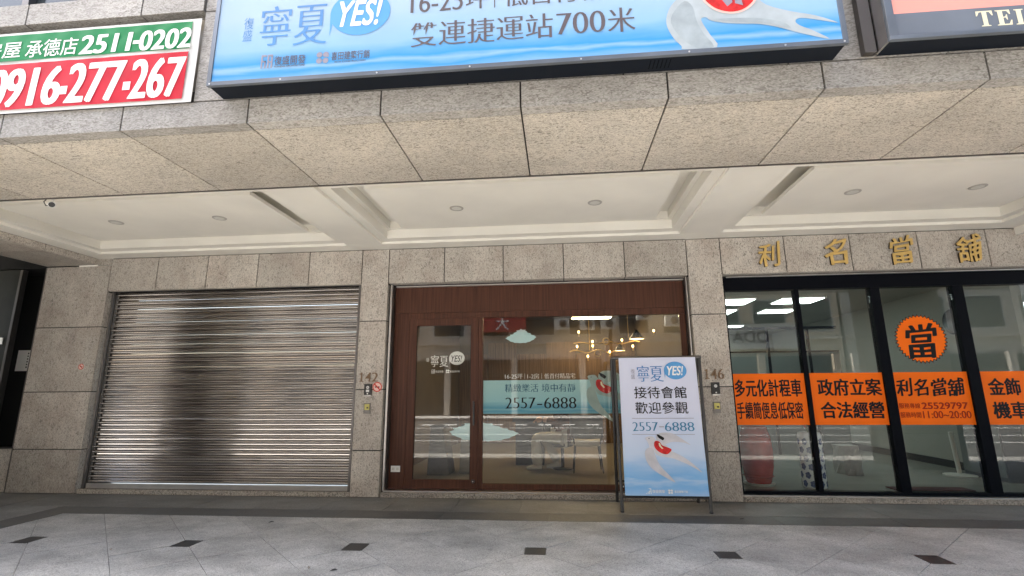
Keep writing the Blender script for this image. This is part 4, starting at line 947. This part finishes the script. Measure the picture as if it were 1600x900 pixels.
# chandelier
ch = thing('chandelier', (.75, 3.0, 2.2), 'brass chandelier of wavy bars, rings, cone shades and glowing bulbs', 'chandelier')
MB().tube([(.6, 3, 3.2), (.6, 3, 2.12)], .006).build('hanging_rod', M['gold'], ch); MB().tube([(1.35, 3, 3.2), (1.35, 3, 2.35)], .006).build('hanging_rod', M['gold'], ch)
def wav(x0, x1, z, a): return [(x0+(x1-x0)*k/14, 3+.05*math.sin(k*1.3), z+a*math.sin(k*1.1)) for k in range(15)]
MB().tube(wav(.22, 1.25, 2.10, .03), .014).build('wavy_bar', M['gold'], ch, smooth=True); MB().tube(wav(.3, 1.55, 2.26, .025), .011).build('wavy_bar', M['gold'], ch, smooth=True)
for x_, z_ in ((.75, 2.06), (.92, 2.29)): MB().tube([(x_+.06*math.cos(a*R(30)), 2.98, z_+.06*math.sin(a*R(30))) for a in range(13)], .012, cap=False).build('ring', M['gold'], ch, smooth=True)
for x_, z_, s_ in ((1.5, 2.32, .15), (1.17, 2.1, .11)):
    sh_ = MB().lathe([(.012, s_*1.2), (s_, 0), (s_-.01, 0), (.01, s_*1.1)], (x_, 2.95, z_), 'z', 20).build('cone_shade', M['plastic_b'], ch, smooth=True)
    MB().lathe([(s_-.012, .004), (s_-.03, .012)], (x_, 2.95, z_), 'z', 18).build('diffuser', M['bulb'], ch)
for x_, z_ in ((.4, 2.47), (.36, 2.19), (.66, 2.28), (.66, 2.2), (1.22, 2.3), (1.83, 2.47), (1.42, 2.18), (.98, 2.08), (.56, 2.0)):
    MB().lathe([(.014, -.06), (.014, 0)], (x_, 2.97, z_-.02), 'z', 10).build('socket', M['gold'], ch); MB().sphere((x_, 2.97, z_+.005), (.02, .02, .028)).build('bulb', M['bulb'], ch, smooth=True)
# desk, chairs, display blocks
dk = thing('desk', (-.35, 2.6, ZF), 'dark slate desk with a solid side panel behind the seated person', 'desk')
BX('desk_top', M['desk'], dk, -.85, .25, 2.35, 3.1, .82, .88, bev=.006); BX('side_panel', M['desk'], dk, -.8, -.3, 2.4, 3.0, ZF, .819, bev=.004); BX('modesty_panel', M['desk'], dk, -.299, .2, 2.9, 2.95, .4, .819)
def chair(x, y, lab, m):
    t = thing('tub_chair', (x, y, ZF), lab, 'chair')
    P = [(x+.27*math.cos(a), y+.25*math.sin(a)) for a in [R(180+k*15) for k in range(13)]]
    mb = MB(); ins = [(x+(q[0]-x)*.88, y+(q[1]-y)*.88) for q in P]
    for zz0, zz1 in ((.52, .9),):
        v = [[mb.bm.verts.new((q[0], q[1], z_)) for q in L_] for L_, z_ in ((P, ZF+zz0), (P, ZF+zz1), (ins, ZF+zz1), (ins, ZF+zz0))]
        for A, B in zip(v, v[1:]+v[:1]):
            for k in range(len(P)-1): mb.bm.faces.new((A[k], A[k+1], B[k+1], B[k]))
        mb.bm.faces.new([q[0] for q in v]); mb.bm.faces.new([q[-1] for q in v][::-1])
    mb.bevel(.012, 2).build('backrest', m, t, smooth=True)
    MB().lathe([(.2, 0), (.25, .02), (.25, .08), (.22, .1)], (x, y, ZF+.4), 'z', 24).build('seat', M['seatcream'], t, smooth=True)
    for sx in (-1, 1):
        for sy in (-1, 1): MB().tube([(x+sx*.19, y+sy*.17, ZF+.41), (x+sx*.23, y+sy*.21, ZF)], [.013, .009]).build('leg', M['plastic_b'], t, smooth=True)
        MB().tube([(x+sx*.2, y-.14, ZF+.43), (x+sx*.23, y-.12, ZF+.56)], .011).build('back_support', M['plastic_b'], t)
chair(.42, 1.75, 'grey tub chair with cream seat behind the wide window, seen from the back', M['chairgrey'])
for x_, y_, w_, h_, lab in ((-1.95, 1.25, .28, .72, 'tapered grey display block at the left behind the door glass'), (-1.52, 1.5, .22, .72, 'narrow leaning grey display block behind the door glass')):
    t = thing('display_block', (x_, y_, ZF), lab, 'display block', 'grey display blocks behind the door')
    MB().prism([(x_-w_*.5, y_, ZF), (x_+w_*.75, y_, ZF), (x_+w_*.35, y_, ZF+h_), (x_-w_*.35, y_, ZF+h_)], (0, 0, 0), (0, .45, 0)).bevel(.006).build('block', M['chairgrey'] if w_ > .25 else M['in_wall'], t)
    BX('top_plate', M['desk'], t, x_-w_*.4, x_+w_*.42, y_-.02, y_+.47, ZF+h_+.002, ZF+h_+.025, bev=.004)
st = thing('stool', (.0, 1.98, ZF), 'dark round stool under the seated person', 'stool')
MB().lathe([(.16, 0), (.19, .02), (.19, .06), (.16, .08)], (.02, 1.98, ZF+.36), 'z', 20).build('seat', M['desk'], st, smooth=True); MB().lathe([(.16, 0), (.16, .015), (.03, .03), (.025, .36)], (.02, 1.98, ZF), 'z', 20).build('pedestal', M['plastic_b'], st, smooth=True)
# seated person, facing left, seen through the lower part of the window
def skin_body(name, V, E_, rad, m, parent, sub=2):
    me = bpy.data.meshes.new(name); me.from_pydata(V, E_, []); o = bpy.data.objects.new(name, me); COL.objects.link(o)
    md = o.modifiers.new('s', 'SKIN'); md.use_smooth_shade = True
    for i, q in enumerate(me.skin_vertices[0].data): q.radius = (rad[i], rad[i]); q.use_root = (i == 0)
    ms = o.modifiers.new('u', 'SUBSURF'); ms.levels = sub; ms.render_levels = sub
    bpy.context.view_layer.update()
    m2 = bpy.data.meshes.new_from_object(o.evaluated_get(bpy.context.evaluated_depsgraph_get())); bpy.data.objects.remove(o)
    c = Vector(V[0])
    for v in m2.vertices: v.co -= c
    m2.materials.clear(); m2.materials.append(m); m2.name = name
    for f in m2.polygons: f.use_smooth = True
    return link(name, m2, c, parent)
pr = thing('person', (.02, 1.98, ZF), 'seated person in cream trousers, brown jacket and white shoes behind the window', 'person')
zb = ZF
HV_ = [(.04, 1.98, zb+.55), (.02, 1.98, zb+.78), (.0, 1.98, zb+1.0), (-.02, 1.98, zb+1.12), (-.03, 1.98, zb+1.17), (-.06, 1.98, zb+1.27), (-.06, 1.98, zb+1.36),
       (.0, 1.80, zb+1.02), (-.06, 1.75, zb+.76), (-.30, 1.80, zb+.80), (.0, 2.16, zb+1.02), (-.05, 2.2, zb+.76), (-.30, 2.14, zb+.80)]
skin_body('body', HV_, [(0, 1), (1, 2), (2, 3), (3, 4), (4, 5), (5, 6), (2, 7), (7, 8), (8, 9), (2, 10), (10, 11), (11, 12)], [.15, .145, .14, .06, .055, .085, .07, .062, .05, .036, .062, .05, .036], M['skin'], pr)
skin_body('jacket', [(.05, 1.98, zb+.40), (.05, 1.98, zb+.6), (.03, 1.98, zb+.8), (.01, 1.98, zb+1.04), (.0, 1.79, zb+1.02), (-.055, 1.74, zb+.76), (-.24, 1.79, zb+.79), (.0, 2.17, zb+1.02), (-.05, 2.21, zb+.76), (-.24, 2.15, zb+.79)],
          [(0, 1), (1, 2), (2, 3), (3, 4), (4, 5), (5, 6), (3, 7), (7, 8), (8, 9)], [.15, .18, .17, .15, .085, .07, .055, .085, .07, .055], M['jacket'], pr)
skin_body('trousers', [(.03, 1.98, zb+.5), (-.02, 1.87, zb+.5), (-.42, 1.84, zb+.53), (-.40, 1.84, zb+.28), (-.39, 1.84, zb+.06), (-.02, 2.08, zb+.5), (-.32, 2.08, zb+.50), (-.16, 2.06, zb+.3), (-.06, 2.04, zb+.1)],
          [(0, 1), (1, 2), (2, 3), (3, 4), (0, 5), (5, 6), (6, 7), (7, 8)], [.15, .11, .095, .095, .10, .11, .09, .09, .08], M['trouser'], pr)
for y_, x_, z_ in ((1.84, -.42, 0), (2.04, -.10, 0)):
    MB().tube([(x_+.10, y_, zb+.05), (x_+.04, y_, zb+.06), (x_-.06, y_, zb+.042), (x_-.15, y_, zb+.03)], [.034, .046, .042, .024], 10).build('shoe', M['shoe'], pr, smooth=True)
MB().sphere((-.045, 1.98, zb+1.345), (.115, .095, .105), 14).build('hair', M['hair'], pr, smooth=True)
for s_ in (-1, 1):
    hx, hy, hz = -.31, 1.98+s_*.165, zb+.80
    mb = MB(); mb.tube([(hx, hy, hz), (hx-.04, hy, hz-.003), (hx-.085, hy, hz-.012)], [.026, .04, .036], 8)
    for k, ln in enumerate((.065, .078, .072, .055)): mb.tube([(hx-.08, hy+(k-1.5)*.018, hz-.01), (hx-.08-ln*.55, hy+(k-1.5)*.02, hz-.02), (hx-.08-ln*.85, hy+(k-1.5)*.019, hz-.045)], [.0095, .009, .007], 6)
    mb.tube([(hx-.02, hy-s_*.03, hz-.005), (hx-.06, hy-s_*.055, hz-.015), (hx-.09, hy-s_*.055, hz-.03)], [.012, .010, .008], 6)
    mb.build('hand', M['skin'], pr, smooth=True)

# ================================================================== INSIDE THE PAWNSHOP
ZG = .093
for x0, x1, y0, y1, lab in ((2.45, 3.55, 2.42, 2.98, 'lit ceiling panel nearest the glass, partly behind pillar 146'), (4.05, 4.75, 2.45, 2.98, 'lit ceiling panel near the glass, behind the first black mullion'), (4.25, 4.85, 3.74, 4.18, 'lit ceiling panel in the second row, left of the first black mullion'), (3.0, 3.65, 3.66, 4.26, 'lit ceiling panel in the second row beside pillar 146'),
                             (3.2, 4.7, 6.3, 6.7, 'lit ceiling panel far back in the pawnshop'), (3.2, 4.6, 7.3, 8.0, 'lit ceiling panel farthest back in the pawnshop')):
    lamp_panel(x0, x1, y0, y1, 2.94, 'lampcool', lab, 'lit ceiling panels in the pawnshop')
pt = thing('glazed_partition', (3.8, 4.0, ZG), 'dark framed glazed partition with grey lower film inside the pawnshop', 'partition')
for z0_, z1_ in ((2.58, 2.63), (2.10, 2.13)): BX('rail', M['black'], pt, 2.11, 5.7, 4.0, 4.05, z0_, z1_)
for x_ in (3.35, 4.3, 5.1): BX('post', M['black'], pt, x_, x_+.05, 4.001, 4.049, ZG, 2.579)
for x0_, x1_ in ((2.11, 3.345), (3.405, 4.295), (4.355, 5.095), (5.155, 5.7)): BX('film_panel', M['grey_part'], pt, x0_, x1_, 4.01, 4.03, ZG, 2.095)
fb = thing('red_hanging_ornament', (3.0, 3.3, 2.3), 'small red hanging ornament beside the lit ceiling panels', 'ornament')
MB().tube([(3.0, 3.3, 2.93), (3.0, 3.3, 2.45)], .004).build('cord', M['flower'], fb); MB().lathe([(.02, .0), (.07, .05), (.07, .36), (.02, .42)], (3.0, 3.3, 2.03), 'z', 14).build('lantern', M['flower'], fb, smooth=True); MB().tube([(3.0, 3.3, 2.03), (3.0, 3.3, 1.88)], [.02, .03]).build('tassel', M['flower'], fb)
dp = thing('red_jar', (2.68, .72, ZG), 'tall dark red glazed jar on the floor behind the first pane', 'jar')
MB().lathe([(.15, 0), (.165, .03), (.205, .22), (.215, .40), (.205, .58), (.17, .70), (.165, .74), (.15, .74), (.15, .68)], (2.68, .72, ZG+.02), 'z', 36).build('jar_body', M['drum'], dp, smooth=True)
MB().lathe([(.19, 0), (.2, .02), (.17, .022)], (2.68, .72, ZG), 'z', 30).build('saucer', M['acgrey'], dp)
for z_ in (.1, .62): MB().lathe([(.185 if z_ < .3 else .196, 0), (.196 if z_ < .3 else .206, .012), (.185 if z_ < .3 else .19, .024)], (2.68, .72, ZG+z_), 'z', 36).build('rib', M['drum'], dp, smooth=True)
vs_ = thing('porcelain_vase', (3.3, .5, ZG), 'white porcelain umbrella vase with dark blue flowers behind the first mullion', 'vase')
MB().lathe([(.13, 0), (.145, .02), (.145, .66), (.13, .7), (.12, .7), (.12, .6)], (3.3, .5, ZG), 'z', 30).build('vase_body', M['porcelain'], vs_, smooth=True)
random.seed(3)
mbv = MB()
for row in range(6):
    for k in range(9):
        a = (k+.5*(row % 2))*2*math.pi/9; z_ = ZG+.06+row*.105
        for pe in range(5):
            b_ = pe*2*math.pi/5; da, dz = .13*math.cos(b_), .026*math.sin(b_)
            aa = a+da; cx, cy, cz_ = 3.3+.1465*math.cos(aa), .5+.1465*math.sin(aa), z_+dz
            tx, ty = -math.sin(aa), math.cos(aa)
            mbv.bm.faces.new([mbv.bm.verts.new((cx+tx*.021*math.cos(q), cy+ty*.021*math.cos(q), cz_+.02*math.sin(q))) for q in [j*math.pi/3 for j in range(6)]])
mbv.build('flower_glaze', M['cobalt'], vs_)
fl = thing('flower_arrangement', (3.3, .5, ZG+.7), 'dusty red flowers and leaves standing in the porcelain vase', 'flowers')
mbf, mbl = MB(), MB()
for k in range(26):
    a, r_ = random.uniform(0, 6.28), random.uniform(.03, .2); h_ = random.uniform(.08, .26)
    mbf.sphere((3.3+r_*math.cos(a), .5+r_*math.sin(a)*.7, ZG+.7+h_), random.uniform(.02, .04), 7)
for k in range(34):
    a, r_ = random.uniform(0, 6.28), random.uniform(.08, .26); h_ = random.uniform(.12, .42)
    b0 = Vector((3.3, .5, ZG+.66)); tp = Vector((3.3+r_*math.cos(a), .5+r_*math.sin(a)*.7, ZG+.7+h_)); sd_ = Vector((-math.sin(a), math.cos(a), .2))*.016
    md_ = b0.lerp(tp, .62)+Vector((0, 0, .06)); mbl.bm.faces.new([mbl.bm.verts.new(q) for q in (b0, md_-sd_, tp, md_+sd_)])
mbf.build('blossoms', M['flower'], fl, smooth=True); mbl.build('leaves', M['leaf'], fl)
CX, CY, CZ = 6.3, 1.78, 2.40
ck = thing('wall_clock', (CX, CY, CZ), 'round wall clock with dark rim on the pale wall inside the pawnshop', 'clock')
MB().lathe([(.19, .018), (.21, 0), (.19, -.02), (.175, -.012)], (CX, CY, CZ), 'x', 32).build('rim', M['plastic_b'], ck, smooth=True); MB().lathe([(.174, -.004), (.173, -.009)], (CX, CY, CZ), 'x', 28).build('dial', M['acgrey'], ck)
for a, l_ in ((40, .1), (120, .14)): MB().tube([(CX-.014, CY, CZ), (CX-.014, CY-l_*math.sin(R(a)), CZ+l_*math.cos(R(a)))], .005, 6).build('hand', M['plastic_b'], ck)
sd2 = thing('sign_stand', (5.83, 1.55, ZG), 'pale post stand with round base by the right wall of the pawnshop', 'stand')
MB().lathe([(.2, 0), (.2, .015), (.03, .03), (.025, .05)], (5.83, 1.55, ZG), 'z', 28).build('base', M['acgrey'], sd2, smooth=True); MB().tube([(5.83, 1.55, ZG+.04), (5.80, 1.55, ZG+.62)], .028, 12).build('post', M['acgrey'], sd2, smooth=True)
cb = thing('dark_cabinet', (6.15, 1.3, ZG), 'dark low cabinet standing beside the pale post stand', 'cabinet')
BX('carcass', M['desk'], cb, 6.02, 6.29, .95, 1.7, ZG, .85, bev=.005)
for k in range(2): BX('door_front', M['grey_part'], cb, 6.005, 6.019, .97+k*.365, 1.325+k*.365, ZG+.06, .82, bev=.003)
sk = thing('stone_ornament', (4.3, 1.6, ZG), 'rough pale stone block on the floor behind the second pane', 'stone block')
mb = MB(); mb.box(4.22, 4.46, 1.5, 1.8, ZG, ZG+.42); bmesh.ops.subdivide_edges(mb.bm, edges=mb.bm.edges[:], cuts=4, use_grid_fill=True)
for v in mb.bm.verts: v.co += Vector((random.uniform(-1, 1), random.uniform(-1, 1), 0))*.016
mb.build('block', M['core'], sk)
dm = thing('door_mat', (4.65, .25, .075), 'dark maroon mat inside the glass door of the pawnshop', 'mat')
BX('mat_sheet', M['matred'], dm, 4.2, 5.12, .33, .56, ZG, ZG+.012, bev=.003)

# ================================================================== ACROSS THE STREET (it shows in the glass)
def opposite(x0, x1, h, m, lab, nwin, floors):
    t = thing('opposite_building', ((x0+x1)/2, -24, 0), lab, 'building')
    BX('facade', M[m], t, x0, x1, -36, -22.6, -.02, h)
    for f in range(floors):
        zz = 4.6+f*3.3
        if zz+2 > h: break
        for k in range(nwin):
            w_ = (x1-x0)/nwin; a = x0+k*w_+w_*.14
            wd = BX('window', M['acgrey'], t, a, a+w_*.72, -22.66, -22.59, zz, zz+1.9); BX('pane', M['win'], wd, a+.08, a+w_*.72-.08, -22.59, -22.57, zz+.08, zz+1.82)
        BX('ledge', M['tan2'], t, x0+.02, x1-.02, -22.59, -22.35, zz-.45, zz-.3)
    BX('shop_opening', M['win'], t, x0+.5, x1-.5, -22.59, -22.5, 0, 3.2)
    for k in range(int((x1-x0)/4)+1): xx = x0+k*4; BX('arcade_column', M[m], t, xx, xx+.35, -22.49, -22.2, 0, 3.3)
    return t
opposite(-30, -11, 20, 'tan', 'tan rendered block across the street, mirrored in the door glass', 6, 5)
opposite(-10.8, 3, 23, 'tan2', 'grey block with air conditioners across the street, mirrored in the wide window', 5, 6)
opposite(3.2, 16, 20, 'tan', 'tan block with white sign across the street, mirrored in the pawnshop glass', 5, 5)
opposite(16.2, 34, 22, 'tan2', 'grey block at the right end across the street', 6, 5)
ACL = ('air conditioner nearest the red sign across the street', 'air conditioner second from the red sign across the street', 'air conditioner third from the red sign across the street', 'air conditioner at the left end of the tan block with the white sign', 'lower air conditioner on the tan block with the white sign', 'highest air conditioner across the street')
for k, (x_, z_) in enumerate(((-.2, 4.95), (1.3, 4.9), (2.5, 4.9), (4.6, 5.4), (6.2, 5.0), (-1.0, 9.2))):
    t = thing('air_conditioner', (x_, -22.3, z_), 'boxy white ' + ACL[k], 'air conditioner', 'air conditioners across the street')
    BX('casing', M['acgrey'], t, x_, x_+.85, -22.34, -21.9, z_, z_+.6, bev=.02); MB().lathe([(.22, 0), (.22, .02), (.04, .03)], (x_+.5, -21.9, z_+.3), 'y', 18).build('fan_grille', M['alu'], t)
t = thing('red_shop_sign', (-3.4, -22, 4.8), 'red shop sign across the street mirrored at the top of the window', 'shop sign')
BX('sign_panel', M['signred'], t, -4.9, -1.9, -22.3, -22.0, 4.85, 6.6)
def OPP(u, v, w): return (-u, -21.99+w, v)
text('大', (2.9, 4.95, 3.7, 5.75), OPP, M['inkwhite'], t, ax=.01, ay=.01)
t = thing('white_shop_sign', (11, -22, 4), 'pale shop sign with grey letters across the street', 'shop sign')
BX('sign_panel', M['acgrey'], t, 8.6, 13.5, -22.2, -21.95, 3.6, 5.0)
def OPP2(u, v, w): return (-u, -21.945+w, v)
text('ODA', (-11.8, 3.95, -9.8, 4.6), OPP2, M['inkgrey'], t, ax=.02, ay=.02)

# ------------------------------------------------------------------ small litter on the pavement
for k, (x_, y_, a_, lab) in enumerate(((-1.78, -2.66, .4, 'dark dry leaf on the pavement left of the middle black inset'), (-2.0, -2.62, 1.9, 'curled pale leaf scrap beside the dark dry leaf on the pavement'), (-3.1, -1.3, .9, 'tiny dark scrap on the pavement in front of the shutter'), (-4.0, -2.3, 2.5, 'small brown leaf scrap between two black insets at the left'), (1.9, -.85, .2, 'small leaf scrap on the dark floor band right of the poster stand'))):
    mb = MB(); c_, s_ = math.cos(a_), math.sin(a_); L_ = .028
    P = [(-1, 0, .003), (-.3, .38, .010), (.4, .3, .012), (1, 0, .004), (.4, -.28, .010), (-.3, -.36, .007)]
    mb.prism([(x_+L_*(q[0]*c_-q[1]*s_), y_+L_*(q[0]*s_+q[1]*c_), q[2]) for q in P], (0, 0, 0), (0, 0, .0015))
    tag(mb.build('dry_leaf', M['tube'] if k % 2 == 0 else M['plinth_stone']), lab, 'leaf', 'dry leaves on the pavement', 'thing')
